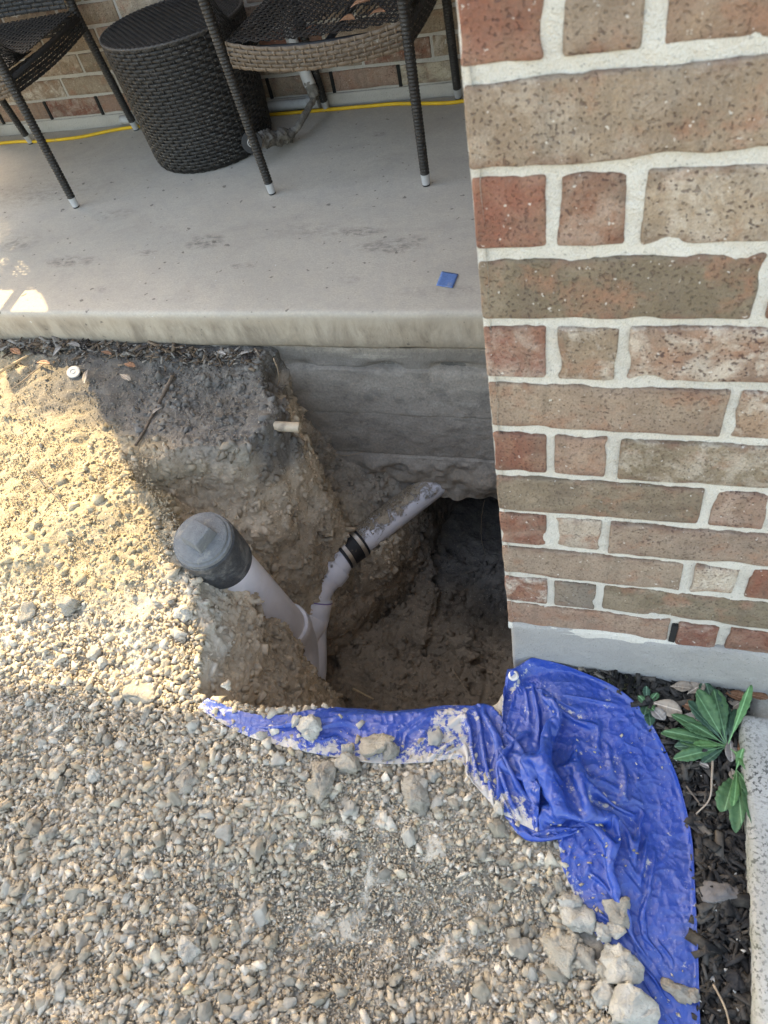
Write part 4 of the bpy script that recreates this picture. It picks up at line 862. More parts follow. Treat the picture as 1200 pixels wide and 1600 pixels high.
def relax(X, ru, rv, pin, iters, seed, grav=1.4e-5, bend=.06, clear=.0065):
    """let a slack sheet settle: u rests ru (n-1,m), v rests rv (n,m-1)"""
    rr = np.random.default_rng(seed); prev = X.copy(); n, m = X.shape[:2]; free = (~pin)[..., None]*1.0
    dg = np.sqrt((ru[:, :-1]**2+rv[:-1, :]**2)); b3u = ru[:-2]+ru[1:-1]+ru[2:]; b3v = rv[:, :-2]+rv[:, 1:-1]+rv[:, 2:]
    cu = np.vstack([np.zeros((1, m)), np.cumsum(ru, 0)]); cv = np.hstack([np.zeros((n, 1)), np.cumsum(rv, 1)]); b7u = cu[7:]-cu[:-7]; b7v = cv[:, 7:]-cv[:, :-7]
    def solve(A, B, rest, k, fA, fB, only_short=False):
        d = B-A; L = np.sqrt((d**2).sum(-1))+1e-9; e = (L-rest)/L*k
        if only_short: e = np.where(L < rest, e, 0)
        w_ = fA+fB+1e-6; c = d*e[..., None]; return c*(fA/w_), -c*(fB/w_)
    for it in range(iters):
        vel = (X-prev)*.93; prev = X.copy(); X = X+vel*free; X[..., 2] -= grav*free[..., 0]
        for rep_ in range(2):
            for p in (0, 1):
                a, b = solve(X[p:-1:2], X[p+1::2], ru[p::2], .9, free[p:-1:2], free[p+1::2]); X[p:-1:2] += a; X[p+1::2] += b
                a, b = solve(X[:, p:-1:2], X[:, p+1::2], rv[:, p::2], .9, free[:, p:-1:2], free[:, p+1::2]); X[:, p:-1:2] += a; X[:, p+1::2] += b
        a, b = solve(X[:-1, :-1], X[1:, 1:], dg, .18, free[:-1, :-1], free[1:, 1:]); X[:-1, :-1] += a; X[1:, 1:] += b
        a, b = solve(X[1:, :-1], X[:-1, 1:], dg, .18, free[1:, :-1], free[:-1, 1:]); X[1:, :-1] += a; X[:-1, 1:] += b
        a, b = solve(X[:-3], X[3:], b3u*.97, bend, free[:-3], free[3:], True); X[:-3] += a; X[3:] += b
        a, b = solve(X[:, :-3], X[:, 3:], b3v*.97, bend, free[:, :-3], free[:, 3:], True); X[:, :-3] += a; X[:, 3:] += b
        if it % 2:
            a, b = solve(X[:-7], X[7:], b7u*.90, bend*.6, free[:-7], free[7:], True); X[:-7] += a; X[7:] += b
            a, b = solve(X[:, :-7], X[:, 7:], b7v*.90, bend*.6, free[:, :-7], free[:, 7:], True); X[:, :-7] += a; X[:, 7:] += b
        g = gsample(X[..., 0], X[..., 1])+clear; hit = X[..., 2] < g; X[..., 2] = np.where(hit, g, X[..., 2]); prev[hit] = prev[hit]*.3+X[hit]*.7
    return X
def rests(P2, fu, fv):
    du = np.linalg.norm(np.diff(P2, axis=0), axis=2)*fu[:-1]; dv = np.linalg.norm(np.diff(P2, axis=1), axis=2)*fv[:, :-1]; return du, dv
NS, NT_ = 170, 110
Ar = catmull(px2([(792, 1022), (850, 1026), (905, 1040), (962, 1066), (1012, 1112), (1055, 1188), (1075, 1245), (1086, 1300), (1090, 1380), (1094, 1470), (1098, 1560), (1102, 1640), (1106, 1720)]), NS)
Bl = catmull(px2([(790, 1024), (786, 1075), (782, 1140), (765, 1190), (785, 1262), (825, 1300), (868, 1300), (878, 1345), (905, 1405), (935, 1455), (965, 1510), (1000, 1590), (1030, 1700)]), NS)
S = np.linspace(0, 1, NS)[:, None]; T = np.linspace(0, 1, NT_)[None, :]
X = Bl[:, :1]*(1-T)+Ar[:, :1]*T; Y = Bl[:, 1:]*(1-T)+Ar[:, 1:]*T; P2 = np.stack([X, Y], -1); rr_ = np.random.default_rng(3)
slackT = 1+.85*np.exp(-((T-.36)/.25)**2)*np.exp(-((S-.40)/.34)**2)+.10*np.exp(-((S-.75)/.3)**2)*(T < .75)+.02
slackS = 1+.42*np.exp(-((T-.30)/.28)**2)*np.exp(-((S-.32)/.16)**2)+.05*(T < .7)+.015
slackT = slackT*(1+.10*vn2(X, Y, 18, 151)); slackS = slackS*(1+.08*vn2(X, Y, 18, 152))
ru, rv = rests(P2, slackS*np.ones_like(X), slackT*np.ones_like(X))
Z0 = gsample(X, Y)+.010+.055*np.exp(-((T-.4)/.26)**2-((S-.36)/.26)**2)+.012*np.abs(vn2(X, Y, 16, 153))+.006*np.abs(vn2(X, Y, 40, 154))
for Pf, h, w_ in [([(880, 1110), (850, 1180), (870, 1250), (905, 1275)], .050, .020), ([(905, 1120), (935, 1200), (960, 1290), (985, 1400), (1010, 1500)], .046, .014), ([(890, 1190), (915, 1260), (945, 1340), (1000, 1400)], .038, .012), ([(840, 1070), (880, 1110), (930, 1110)], .035, .014), ([(985, 1400), (1000, 1450), (1035, 1560)], .018, .012)]: Z0 = Z0+ridge(X, Y, px2(Pf), h, w_)
pin = np.zeros((NS, NT_), bool); pin[:, -1] = True; pin[:, 0] = (np.arange(NS) % 3 == 0); pin[0, :] = True; pin[-1, :] = True
X3 = np.stack([X, Y, Z0], -1); X3[:, -1, 2] = gsample(X[:, -1], Y[:, -1])+.014; X3[:, 0, 2] = gsample(X[:, 0], Y[:, 0])+.005
X3[..., 2] += .045*np.exp(-(S/.10)**2)*(1-.3*T); pin[:8, :] = True
X3 = relax(X3, ru, rv, pin, 420, 1); V = X3.reshape(-1, 3); me = fast_mesh('sheet', V-TP, grid_faces(NS, NT_), True)
hgt = X3[..., 2]-gsample(X3[..., 0], X3[..., 1]); lap = hgt-sum(np.roll(hgt, q, ax_) for q in (-3, 3) for ax_ in (0, 1))/4
dirt = np.clip(-lap*130, 0, 1)*np.clip(.3+1.2*vn2(X, Y, 12, 170), 0, 1)*.8+np.exp(-(T/.05)**2)*.3+.05; set_col(me, np.repeat(dirt.reshape(-1, 1), 3, 1), 'dirt')
o = obj('sheet', me, M['tarp'], tarp); sm = o.modifiers.new('u', 'SUBSURF'); sm.levels = sm.render_levels = 1; sm = o.modifiers.new('t', 'SOLIDIFY'); sm.thickness = .0012
# rolled edge of the same sheet lying along the pit rim
NS2, NT2 = 200, 56
A2 = catmull(px2([(305, 1102), (370, 1140), (440, 1165), (520, 1180), (600, 1188), (660, 1185), (715, 1180), (735, 1215), (785, 1266), (840, 1295)]), NS2)
B2 = catmull(px2([(320, 1086), (385, 1112), (450, 1116), (530, 1096), (600, 1084), (680, 1076), (745, 1080), (780, 1108), (800, 1150), (845, 1225)]), NS2)
S = np.linspace(0, 1, NS2)[:, None]; T = np.linspace(0, 1, NT2)[None, :]
X = A2[:, :1]*(1-T)+B2[:, :1]*T; Y = A2[:, 1:]*(1-T)+B2[:, 1:]*T; P2 = np.stack([X, Y], -1)
fT = (1+.75*np.exp(-((T-.68)/.25)**2)*sstep(0, .3, S))*(1+.12*vn2(X, Y, 16, 181)); fS = (1+.20*sstep(.55, .75, S)+.03)*(1+.08*vn2(X, Y, 18, 182))
ru, rv = rests(P2, fS*np.ones_like(X), fT*np.ones_like(X)); Z0 = gsample(X, Y)+.006+.036*sstep(.0, .25, S)*np.exp(-((T-.80)/.16)**2)+.02*sstep(.1, .3, S)*np.exp(-((T-.42)/.09)**2)+.008*np.abs(vn2(X, Y, 22, 183))*sstep(.5, .7, S)
pin = np.zeros((NS2, NT2), bool); pin[:, 0] = True; pin[:, -1] = (np.arange(NS2) % 4 == 0); pin[0] = True; pin[-1] = True
X3 = np.stack([X, Y, Z0], -1); X3[:, -1, 2] = gsample(X[:, -1], Y[:, -1])+.004-.02*(1-sstep(.8, .9, S[:, 0])); X3 = relax(X3, ru, rv, pin, 320, 2); V2 = X3.reshape(-1, 3); me = fast_mesh('folded_edge', V2-TP, grid_faces(NS2, NT2)[:, ::-1], True)
dirt = np.clip(1.0-T*2.2, 0, 1)*.6+np.exp(-((S-.62)/.07)**2-((T-.55)/.25)**2)*.5+.10; set_col(me, np.repeat(np.broadcast_to(dirt, X.shape).reshape(-1, 1), 3, 1), 'dirt'); o = obj('folded_edge', me, M['tarp'], tarp); sm = o.modifiers.new('u', 'SUBSURF'); sm.levels = sm.render_levels = 1; sm = o.modifiers.new('t', 'SOLIDIFY'); sm.thickness = .0012
TARPV = np.vstack([V, V2])
gp = on_z(801, 1040, -.07); i = np.argmin(np.hypot(V[:, 0]-gp[0], V[:, 1]-gp[1])); gp = V[i]
V, F = rev((0, 0, .001), (0, 0, 1), [(0, .0095), (.0010, .0090), (.0017, .0072), (.0014, .0052), (-.003, .0048)], 28); o = obj('grommet', smooth_by_angle(mesh('grommet', V, F[:-2]), 60), M['steel'], tarp, tuple(gp-TP), (.25, -.1, 0))
V, F = rev((0, 0, .0006), (0, 0, 1), [(0, .0049), (.0004, .0046)], 20); obj('grommet_hole', mesh('grommet_hole', V, F), M['soilplain'] if 'soilplain' in M else M['conduit'], o)

# ------------------------------------------------------------------ gravel
def stone_cols(n, rg):
    base = np.array([(.46, .415, .34), (.42, .38, .315), (.50, .46, .385), (.60, .57, .51), (.36, .31, .24), (.47, .40, .29)]); p = (.32, .20, .22, .17, .04, .05)
    return base[rg.choice(6, n, p=p)]*rg.uniform(.82, 1.15, (n, 1))*np.array((1.06, 1.0, .92))
big = [hull(18, 300+s, .75, 1.15) for s in range(14)]; med = [hull(11, 330+s, .75, 1.15) for s in range(12)]; tiny = [hull(7, 360+s, .8, 1.1) for s in range(8)]
TARPOLY = [tuple(p) for p in Bl[::8]]+[tuple(p) for p in Ar[::-8]]; TARPOLY2 = [tuple(p) for p in (A2*.62+B2*.38)[::8]]+[tuple(p) for p in B2[::-8]]
n = 15000; px = RNG.uniform(.10, .372, n); py = RNG.uniform(-.9, -.005, n); _o = np.argsort(Ar[:, 1]); _k = (px > np.interp(py, Ar[_o, 1], Ar[_o, 0])+.004) & (poly_sd(px, py, TARPOLY) < -.006); px, py = px[_k], py[_k]; n = len(px); pz = base_h(px, py)+RNG.uniform(-.004, .016, n)
ck = RNG.uniform(.5, 1.6, (n, 1))*np.array((.032, .030, .029)); gr = RNG.random(n) < .10; ck[gr] = np.array((.11, .095, .08))*RNG.uniform(.6, 1.2, (gr.sum(), 1))
scatter(chipP, np.stack([px, py, pz], -1), RNG.gamma(2.5, .0055, n)+.005, ck, 'mulch', M['chip'], squash=(.7, 1.2), tilt=.45); tag(bpy.data.objects['mulch'], 'dark shredded bark mulch in the strip between tarp and concrete kerb', 'mulch')

FINE = [px2([(u, v)])[0] for u, v in ((560, 1330), (600, 1420), (640, 1500), (520, 1540), (60, 1130), (700, 1390))]
def ok_ground(x, y):
    k = (poly_sd(x, y, RIM) < .012+.012*vn2(x, y, 14, 210)) & (poly_sd(x, y, TARPOLY) < .004) & (poly_sd(x, y, TARPOLY2) < .0) & (x < .165+.03*vn2(x, y, 9, 212)+.10*sstep(-.40, -.52, y)) & (y < .825)
    return k
def coarse(x, y):
    """0 in sandy patches, 1 where gravel is coarse"""
    c = sstep(.06, -.12, y+.07+.10*vn2(x, y, 5, 211)-.40*sstep(-.80, -.62, x))
    for f in FINE: c = c*(1-.82*np.exp(-((x-f[0])/.10)**2-((y-f[1])/.07)**2))
    c = c*(1-.80*sstep(-.70, -.82, x)*sstep(-.20, -.10, y))
    return np.clip(c*(.75+.5*vn2(x, y, 9, 213))+.02, .008, 1)
def pick(n, x0, x1, y0, y1, power, rg):
    x = rg.uniform(x0, x1, n); y = rg.uniform(y0, y1, n); k = ok_ground(x, y) & (rg.random(n) < coarse(x, y)**power); return x[k], y[k]
rg = np.random.default_rng(77)
def lay(x, y, s, lift): return np.stack([x, y, base_h(x, y)+s*lift], -1)
# fines everywhere
x = rg.uniform(-1.7, .22, 120000); y = rg.uniform(-.95, .80, 120000); k = ok_ground(x, y) & (rg.random(120000) < np.where(np.hypot(x+.4, y+.2) < 1.25, 1, .35)) & (rg.random(120000) < 1-.55*sstep(.35, .55, y)*sstep(-1.5, -1.3, x)); x, y = x[k], y[k]
s = rg.gamma(3, .0014, len(x))+.0022; cc = stone_cols(len(x), rg)*.95; sd_ = np.clip(sstep(-.66, -.85, x)*sstep(-.1, .05, y)+sstep(.3, .4, y), 0, 1)[:, None]*.8; cc = cc*(1-sd_)+soil_colour(np.stack([x, y, x*0-.118], -1))*rg.uniform(.8, 1.6, (len(x), 1))*sd_
scatter(tiny, lay(x, y, s, .15)-np.stack([0*x, 0*x, .0016*(sstep(-.66, -.85, x)*sstep(-.1, .05, y))], -1), s*1.15*(1-.30*sstep(-.66, -.85, x)*sstep(-.1, .05, y)), cc, 'fine_gravel', M['stone'], rg=rg)
tag(bpy.data.objects['fine_gravel'], 'fine pale grit and sand covering the spoil in front of the slab', 'grit')
x1_, y1_ = pick(85000, -1.6, .25, -1.0, .45, 1.25, rg); s1 = rg.gamma(3, .0021, len(x1_))+.0048
x2_, y2_ = pick(17000, -1.6, .25, -1.0, .30, 1.6, rg); s2 = rg.gamma(3, .0028, len(x2_))+.010
x = np.concatenate([x1_, x2_]); y = np.concatenate([y1_, y2_]); s = np.clip(np.concatenate([s1, s2]), .004, .034)
o = scatter(med, lay(x, y, s, .10), s, stone_cols(len(x), rg), 'gravel', M['stone'], rg=rg); tag(o, 'loose crushed limestone gravel heaped in front of the pit', 'gravel')
xf = rg.uniform(-.80, .20, 60000); yf = rg.uniform(-.72, -.10, 60000); kf = ok_ground(xf, yf) & (rg.random(60000) < 1.1-coarse(xf, yf)); xf, yf = xf[kf], yf[kf]; sf = rg.gamma(3, .0011, len(xf))+.0018
o = scatter(tiny, lay(xf, yf, sf, .25), sf, stone_cols(len(xf), rg), 'fine_gravel', M['stone'], rg=rg); tag(o, 'fine trodden grit in the bare patches of the gravel', 'grit')
# crumbs in the pit, on the bank and on the pipes
nz = SOILV[:, 2]; sel = rg.random(len(SOILV)) < .13; Q = SOILV[sel]; dpt = -.118-Q[:, 2]
keep = (Q[:, 1] < .86) & ((Q[:, 0] < -.06) | (Q[:, 2] < -.5)) & (dpt > -.02) & (rg.random(len(Q)) < np.where(dpt > .75, .5, .5)*np.clip(.45+vn(Q, 6, 221)*1.6, 0.03, 1)); Q = Q[keep]
s = rg.gamma(2.5, .0018, len(Q))+.002; cc = soil_colour(Q)*rg.uniform(.8, 1.5, (len(Q), 1)); o = scatter(tiny, Q, s, cc, 'soil_crumbs', M['stone'], rg=rg); tag(o, 'loose crumbs of soil and grit on the pit walls and floor', 'soil')
# clods against the bank and the rim
Q = SOILV[(SOILV[:, 1] < .84) & (SOILV[:, 0] < -.08) & (rg.random(len(SOILV)) < .016)]; s = rg.gamma(3, .0045, len(Q))+.004
o = scatter(med, Q, np.clip(s, 0, .045), soil_colour(Q)*rg.uniform(.85, 1.2, (len(Q), 1)), 'soil_clods', M['stone'], rg=rg); tag(o, 'small dry clods sticking to the pit walls', 'soil')
# dirt riding on the branch pipe and coupling
t = rg.random(1500); Pp = cpl+(Ex-cpl)*(t[:, None]*1.0-.12); off = rg.normal(0, .4, 1500)+.35; upv = np.cross(sd, bd); upv = upv if upv[2] > 0 else -upv
Pp = Pp+.046*(np.cos(off)[:, None]*upv-np.sin(off)[:, None]*sd*np.sign(sd[0])); s = rg.uniform(.003, .008, 1500)
o = scatter(tiny, Pp, s, np.array((.43, .345, .25))*rg.uniform(.7, 1.3, (1500, 1)), 'pipe_dirt', M['stone'], rg=rg); tag(o, 'dirt crumbs lying along the top of the branch pipe', 'soil')
# grit lying in the folds of the tarp
kk = rg.random(len(TARPV)) < .035; Q = TARPV[kk]; gz = base_h(Q[:, 0], Q[:, 1]); keep = (Q[:, 2]-gz < .026+.008*vn(Q, 25, 230)) & (rg.random(len(Q)) < np.clip(vn(Q, 14, 231)*1.7+.12, 0, 1)); Q = Q[keep]; s = rg.gamma(2.5, .0013, len(Q))+.0018
o = scatter(tiny, Q+np.array((0, 0, .001)), s, stone_cols(len(Q), rg), 'tarp_grit', M['stone'], rg=rg); tag(o, 'pale grit caught in the creases of the blue tarp', 'grit')
xw = rg.uniform(.17, .37, 170); yw = rg.uniform(-.62, -.02, 170); kk = rg.random(170) < np.where(yw < -.36, 1, .3); xw, yw = xw[kk], yw[kk]; kk = poly_sd(xw, yw, TARPOLY) < 0; xw, yw = xw[kk], yw[kk]; s = rg.gamma(3, .0017, len(xw))+.002
o = scatter(tiny, np.stack([xw, yw, base_h(xw, yw)+.014], -1), s, np.tile((.58, .57, .53), (len(xw), 1)), 'mulch_grit', M['stone'], rg=rg); tag(o, 'white stone chips sprinkled on the dark mulch', 'grit')

# named stones: the ones that can be picked out
def rock_mesh(name, size, seed, col, flat=.7, elong=1.2, lumpy=.12):
    V, F = hull(22, seed, flat, elong); bm = bmesh.new(); vs = [bm.verts.new(v) for v in V]
    for f in F: bm.faces.new([vs[i] for i in f])
    bmesh.ops.subdivide_edges(bm, edges=bm.edges, cuts=4, use_grid_fill=True); bmesh.ops.smooth_vert(bm, verts=bm.verts, factor=.12, use_axis_x=True, use_axis_y=True, use_axis_z=True); bmesh.ops.triangulate(bm, faces=bm.faces); bm.verts.index_update()
    P = np.array([v.co[:] for v in bm.verts]); T_ = np.array([[v.index for v in f.verts] for f in bm.faces]); bm.free()
    n = P/np.linalg.norm(P, axis=1)[:, None]; P = P+n*(lumpy*(.6*vn(P+seed, 3.1, 1)+.6*vn(P+seed, 7, 2)+.45*vn(P+seed, 15, 3)+.2*vn(P+seed, 31, 5)))[:, None]; P *= size
    me = fast_mesh(name, P, T_); c = np.tile(col, (len(P), 1))*(1+.25*vn(P/size+seed, 4, 4))[:, None]; set_col(me, np.clip(c, 0, 1)); return me
PX = 1/850.
WHT = (.58, .545, .47); TAN = (.48, .43, .345); GRY = (.42, .38, .315)
ROCKS = [  # u, v, width px, colour, flat, elong, label
 (485, 1136, 44, WHT, .75, 1.15, 'large pale angular rock resting on the folded tarp edge above the pit'), (465, 1127, 22, WHT, .9, 1.0, 'small upright pale stone left of the large rock on the folded tarp edge'),
 (590, 1158, 52, TAN, .7, 1.25, 'big knobbly tan rock against the middle of the folded tarp edge'), (612, 1172, 34, GRY, .8, 1.0, 'grey rock pressed against the big knobbly tan rock at the tarp edge'),
 (505, 1208, 58, GRY, .6, 1.4, 'largest flat grey rock in the gravel below the folded tarp edge'), (548, 1188, 46, GRY, .7, 1.1, 'lumpy grey rock right of the largest flat grey rock'),
 (650, 1232, 58, GRY, .6, 1.2, 'broad grey rock half sunk in fine gravel below the tarp bend'), (990, 1562, 70, WHT, .8, 1.1, 'largest white rock at the foot of the tarp'),
 (968, 1500, 50, WHT, .7, 1.3, 'rough pale rock just above the largest white rock'), (880, 1472, 62, TAN, .45, 1.3, 'smooth half buried tan boulder left of the tarp foot'),
 (905, 1425, 46, WHT, .7, 1.3, 'white angular rock beside the tarp edge above the buried boulder'), (890, 1408, 30, WHT, .8, 1.2, 'upright white stone on the left edge of the tarp'),
 (965, 1418, 42, GRY, .7, 1.1, 'speckled rock sitting in the tarp fold'), (940, 1452, 30, WHT, .8, 1.0, 'pale rock directly below the tarp fold'), (963, 1450, 28, WHT, .8, 1.0, 'small white rock touching the tarp fold'),
 (943, 1545, 38, WHT, .7, 1.2, 'pale rounded rock left of the largest white rock'), (945, 1512, 32, TAN, .7, 1.1, 'brownish rock under the rough pale rock'), (915, 1490, 36, GRY, .7, 1.1, 'grey rock right of the buried boulder'),
 (1057, 1545, 28, GRY, .6, 1.7, 'long grey stone lying on the tarp near its foot'), (1080, 1552, 22, GRY, .8, 1.0, 'small grey stone right of the long stone on the tarp foot'), (1113, 1524, 26, (.7, .68, .64), .5, 1.7, 'bright white wedge shaped stone on the dark mulch'),
 (223, 1072, 50, TAN, .5, 1.6, 'flat rounded tan stone near the left rim of the pit'), (297, 1212, 40, GRY, .6, 1.3, 'dull grey rock in the gravel at the left of the picture'), (110, 942, 38, GRY, .8, 1.0, 'lone grey clod in the sunlit sand at the left'),
 (45, 955, 34, GRY, .7, 1.2, 'dark grey clod at the left edge of the sunlit sand'), (290, 955, 34, WHT, .8, 1.1, 'chalky white stone on the rim in front of the grey cap'), (270, 935, 24, GRY, .8, 1.0, 'grey stone on the rim just below the cap'),
 (297, 1475, 38, WHT, .7, 1.2, 'pale rock in the gravel at the lower left'), (782, 1262, 24, WHT, .8, 1.1, 'white stone at the corner of the crumpled tarp'), (150, 1208, 26, WHT, .7, 1.1, 'white stone in the left gravel with a flat face'), (545, 1172, 26, WHT, .8, 1.1, 'small white rock between the two big rocks at the tarp edge')]
rs = random.Random(21)
for i, (u, v, wpx, col, fl, elg, lab) in enumerate(ROCKS):
    p = ground_hit(u, v+wpx*.18); d = np.linalg.norm(p-CAM); size = wpx*d/FPX*.88
    on_t = np.hypot(TARPV[:, 0]-p[0], TARPV[:, 1]-p[1]); j = np.argmin(on_t); zt_ = TARPV[j, 2] if on_t[j] < .012 else p[2]
    o = obj('rock', rock_mesh('rock', size, 500+i, col, fl, elg, .12), M['rock'], None, (p[0], p[1], max(p[2], zt_)+size*fl*.22), (rs.uniform(-.2, .2), rs.uniform(-.2, .2), rs.uniform(0, 6.28))); tag(o, lab, 'rock', 'rocks on the spoil')
rm = [rock_mesh('stone', 1.0, 600+k, (WHT, TAN, GRY, TAN, WHT, (.50, .44, .34))[k % 6], .7, 1.2, .10) for k in range(18)]
cnt = 0
while cnt < 262:
    u = rs.uniform(5, 900); v = rs.uniform(985, 1595); p = ground_hit(u, v); xx, yy = np.array([p[0]]), np.array([p[1]])
    if not ok_ground(xx, yy)[0] or poly_sd(xx, yy, RIM)[0] > -.02 or rs.random() > coarse(xx, yy)[0]+.08: continue
    sz = .012+.020*rs.random()**2; o = obj('stone', rm[cnt % 18], M['stone'], None, (p[0], p[1], p[2]+sz*.28), (rs.uniform(-.5, .5), rs.uniform(-.5, .5), rs.uniform(0, 6.28))); o.scale = (sz, sz*rs.uniform(.75, 1.1), sz*rs.uniform(.75, 1.1)); tag(o, 'larger loose limestone stone lying among the gravel in front of the pit', 'stone', 'loose stones on the gravel'); cnt += 1

# ------------------------------------------------------------------ plants, leaves, twigs
def leaf_mesh(name, L, W, seed, serr=.05, curl=.2, nx=40, tip=1.4, stem=.2):
    rr = np.random.default_rng(seed); t = np.linspace(0, 1, nx); w = W*np.clip(np.sin(np.pi*np.clip((t-stem)/(1-stem), 0, 1)**tip), 0, 1)**.75+.0009; w = w*(1+serr*np.sin(np.arange(nx)*1.25)*(t > stem)*(t < .97)); q = np.array((-1, -.5, 0, .5, 1)); bend = rr.uniform(-.12, .12)
    V = np.zeros((nx, 5, 3)); V[:, :, 0] = (t*L)[:, None]; V[:, :, 1] = q[None]*w[:, None]+(bend*L*t**2)[:, None]; V[:, :, 2] = (np.abs(q)[None]*w[:, None]*.35)+(curl*L*(t-.1*0)**1*(1-t)*1.2)[:, None]+.0004*rr.normal(0, 1, (nx, 5))*(t > stem)[:, None]
    return fast_mesh(name, V.reshape(-1, 3), grid_faces(nx, 5)[:, ::-1], True)
def put_leaf(name, base, tip, W, mat, parent=None, seed=0, lift=.010, curl=.18, serr=.06, stem=.2, z=None):
    a = np.array(base, float); b = np.array(tip, float); L = np.linalg.norm(b-a); me = leaf_mesh(name, L, W, seed, serr, curl, stem=stem); d = (b-a)/L
    o = obj(name, me, mat, parent); o.rotation_euler = (random.Random(seed).uniform(-.25, .25), -math.asin(d[2]), math.atan2(d[1], d[0])); o.location = a if parent is None else a-np.array(parent.location)
    sm = o.modifiers.new('t', 'SOLIDIFY'); sm.thickness = .0005; return o
def bed(u, v, h=.012): p = ground_hit(u, v); return np.array((p[0], p[1], p[2]+h))
wd_ = bed(1133, 1172, .012); weed = empty('weed', tuple(wd_)); tag(weed, 'green dandelion like weed with toothed leaves beside the kerb', 'weed')
for i, (u, v, W, m, h) in enumerate([(1080, 1093, .013, 'leaf', .035), (1064, 1138, .0085, 'leaf', .03), (1080, 1180, .0055, 'leaf2', .035), (1050, 1193, .009, 'leaf', .02), (1160, 1092, .0062, 'leaf2', .055), (1182, 1222, .0095, 'leaf2', .03), (1040, 1160, .011, 'leaf3', .018), (1098, 1072, .015, 'leaf3', .02), (1052, 1172, .010, 'leaf3', .014), (1030, 1150, .009, 'leaf', .022), (1068, 1108, .010, 'leaf3', .026), (1045, 1128, .009, 'leaf', .03), (1110, 1088, .012, 'leaf', .028), (1125, 1105, .009, 'leaf3', .02), (1060, 1165, .010, 'leaf', .018), (1095, 1200, .006, 'leaf3', .018), (1150, 1120, .007, 'leaf3', .026)]):
    put_leaf('leaf', wd_+np.array((0, 0, .004)), bed(u, v, h), W, M[m], weed, 700+i)
w2 = bed(1147, 1208, .012); weed2 = empty('weed', tuple(w2)); tag(weed2, 'lower weed with broad leaves hanging over the mulch against the kerb', 'weed')
for i, (u, v, W, m, h) in enumerate([(1127, 1277, .0135, 'leaf', .02), (1138, 1272, .006, 'leaf2', .035), (1155, 1268, .0105, 'leaf', .022), (1172, 1255, .009, 'leaf', .03), (1155, 1310, .0105, 'leaf', .025), (1172, 1308, .009, 'leaf', .035), (1155, 1180, .006, 'leaf2', .03)]):
    put_leaf('leaf', w2+np.array((0, 0, .004)), bed(u, v, h), W, M[m], weed2, 720+i, stem=.12)
w3 = bed(1010, 1105, .008); weed3 = empty('weed', tuple(w3)); tag(weed3, 'small dark leafed weed squeezed between the tarp and the footing', 'weed')
for i, (u, v, W, m, h) in enumerate([(1005, 1125, .007, 'leaf3', .02), (1020, 1118, .006, 'leaf', .02), (995, 1095, .005, 'leaf', .02), (1025, 1090, .005, 'leaf', .02), (1008, 1080, .005, 'leaf3', .02), (1015, 1140, .008, 'leaf3', .015)]):
    put_leaf('leaf', w3, bed(u, v, h), W, M[m], weed3, 740+i)
for i, (a, b, W, m, lab) in enumerate([((1046, 1078), (1078, 1085), .0085, 'dry', 'pale dry leaf by the footing left of the dark green leaf'), ((1072, 1090), (1098, 1076), .0085, 'dry', 'pale dry leaf overlapping another at the footing'), ((1015, 1103), (1064, 1120), .0095, 'dry', 'long tan dry leaf at the top of the planting bed'), ((1013, 1108), (1034, 1134), .007, 'dry3', 'grey dry leaf tucked beside the tarp'), ((1062, 1122), (1108, 1141), .0095, 'dry3', 'long brown grey dry leaf under the green weed'),
        ((1118, 1128), (1153, 1106), .007, 'dry', 'tan dry leaf right of the weed near the kerb'), ((1137, 1158), (1140, 1198), .0065, 'dry3', 'narrow grey dry leaf standing in the middle of the weed'), ((1152, 1158), (1168, 1192), .0085, 'dry2', 'red brown dry leaf against the kerb'), ((1128, 1088), (1162, 1103), .007, 'dry2', 'rusty dry leaf in the gap between footing and kerb'), ((1160, 1090), (1196, 1102), .006, 'dry2', 'brown dry leaf at the right edge below the footing'), ((1140, 1206), (1143, 1228), .005, 'dry', 'small tan dry leaf over the lower weed'), ((1060, 1105), (1085, 1112), .006, 'dry2', 'folded rust coloured leaf between the pale dry leaves'), ((1100, 1150), (1125, 1135), .004, 'dry3', 'thin grey leaf lying flat under the weed'),
        ((1085, 1195), (1105, 1205), .003, 'dry3', 'small grey leaf on the mulch below the weed')]):
    tag(put_leaf('dry_leaf', bed(*a, .014), bed(*b, .02), W*1.35, M[m], None, 760+i, curl=.12, serr=0, stem=.05), lab, 'leaf', 'dry leaves in the planting bed')
for i, (a, b, W, m, lab) in enumerate([((196, 572), (214, 580), .009, 'dry2', 'orange brown leaf on the dark soil below the slab'), ((190, 588), (206, 602), .008, 'dry', 'pale leaf on the dark soil below the slab'), ((18, 548), (36, 560), .010, 'dry2', 'orange leaf in the litter at the left foot of the slab'), ((85, 560), (100, 548), .008, 'dry3', 'dull leaf in the litter against the slab'), ((140, 580), (136, 605), .006, 'dry3', 'narrow grey leaf beside the sprinkler cap'), ((108, 540), (128, 548), .008, 'dry3', 'brown grey leaf under the slab lip'), ((160, 553), (178, 560), .006, 'dry2', 'small brown leaf by the slab lip'), ((340, 553), (356, 560), .006, 'dry3', 'grey leaf on the bank at the slab lip'), ((372, 560), (392, 556), .006, 'dry3', 'dark leaf on the bank near the broken edge'), ((60, 570), (82, 574), .007, 'dry2', 'brown leaf near the slab at the far left'), ((255, 640), (243, 652), .006, 'dry3', 'grey leaf beside the dark root on the bank')]):
    def g3(u, v): p = ground_hit(u, v); return np.array((p[0], min(p[1], .835), p[2]+.008))
    tag(put_leaf('dry_leaf', g3(*a), g3(*b)+np.array((0, 0, .006)), W, M[m], None, 790+i, curl=.2, serr=0, stem=.05), lab, 'leaf', 'dry leaves along the slab')
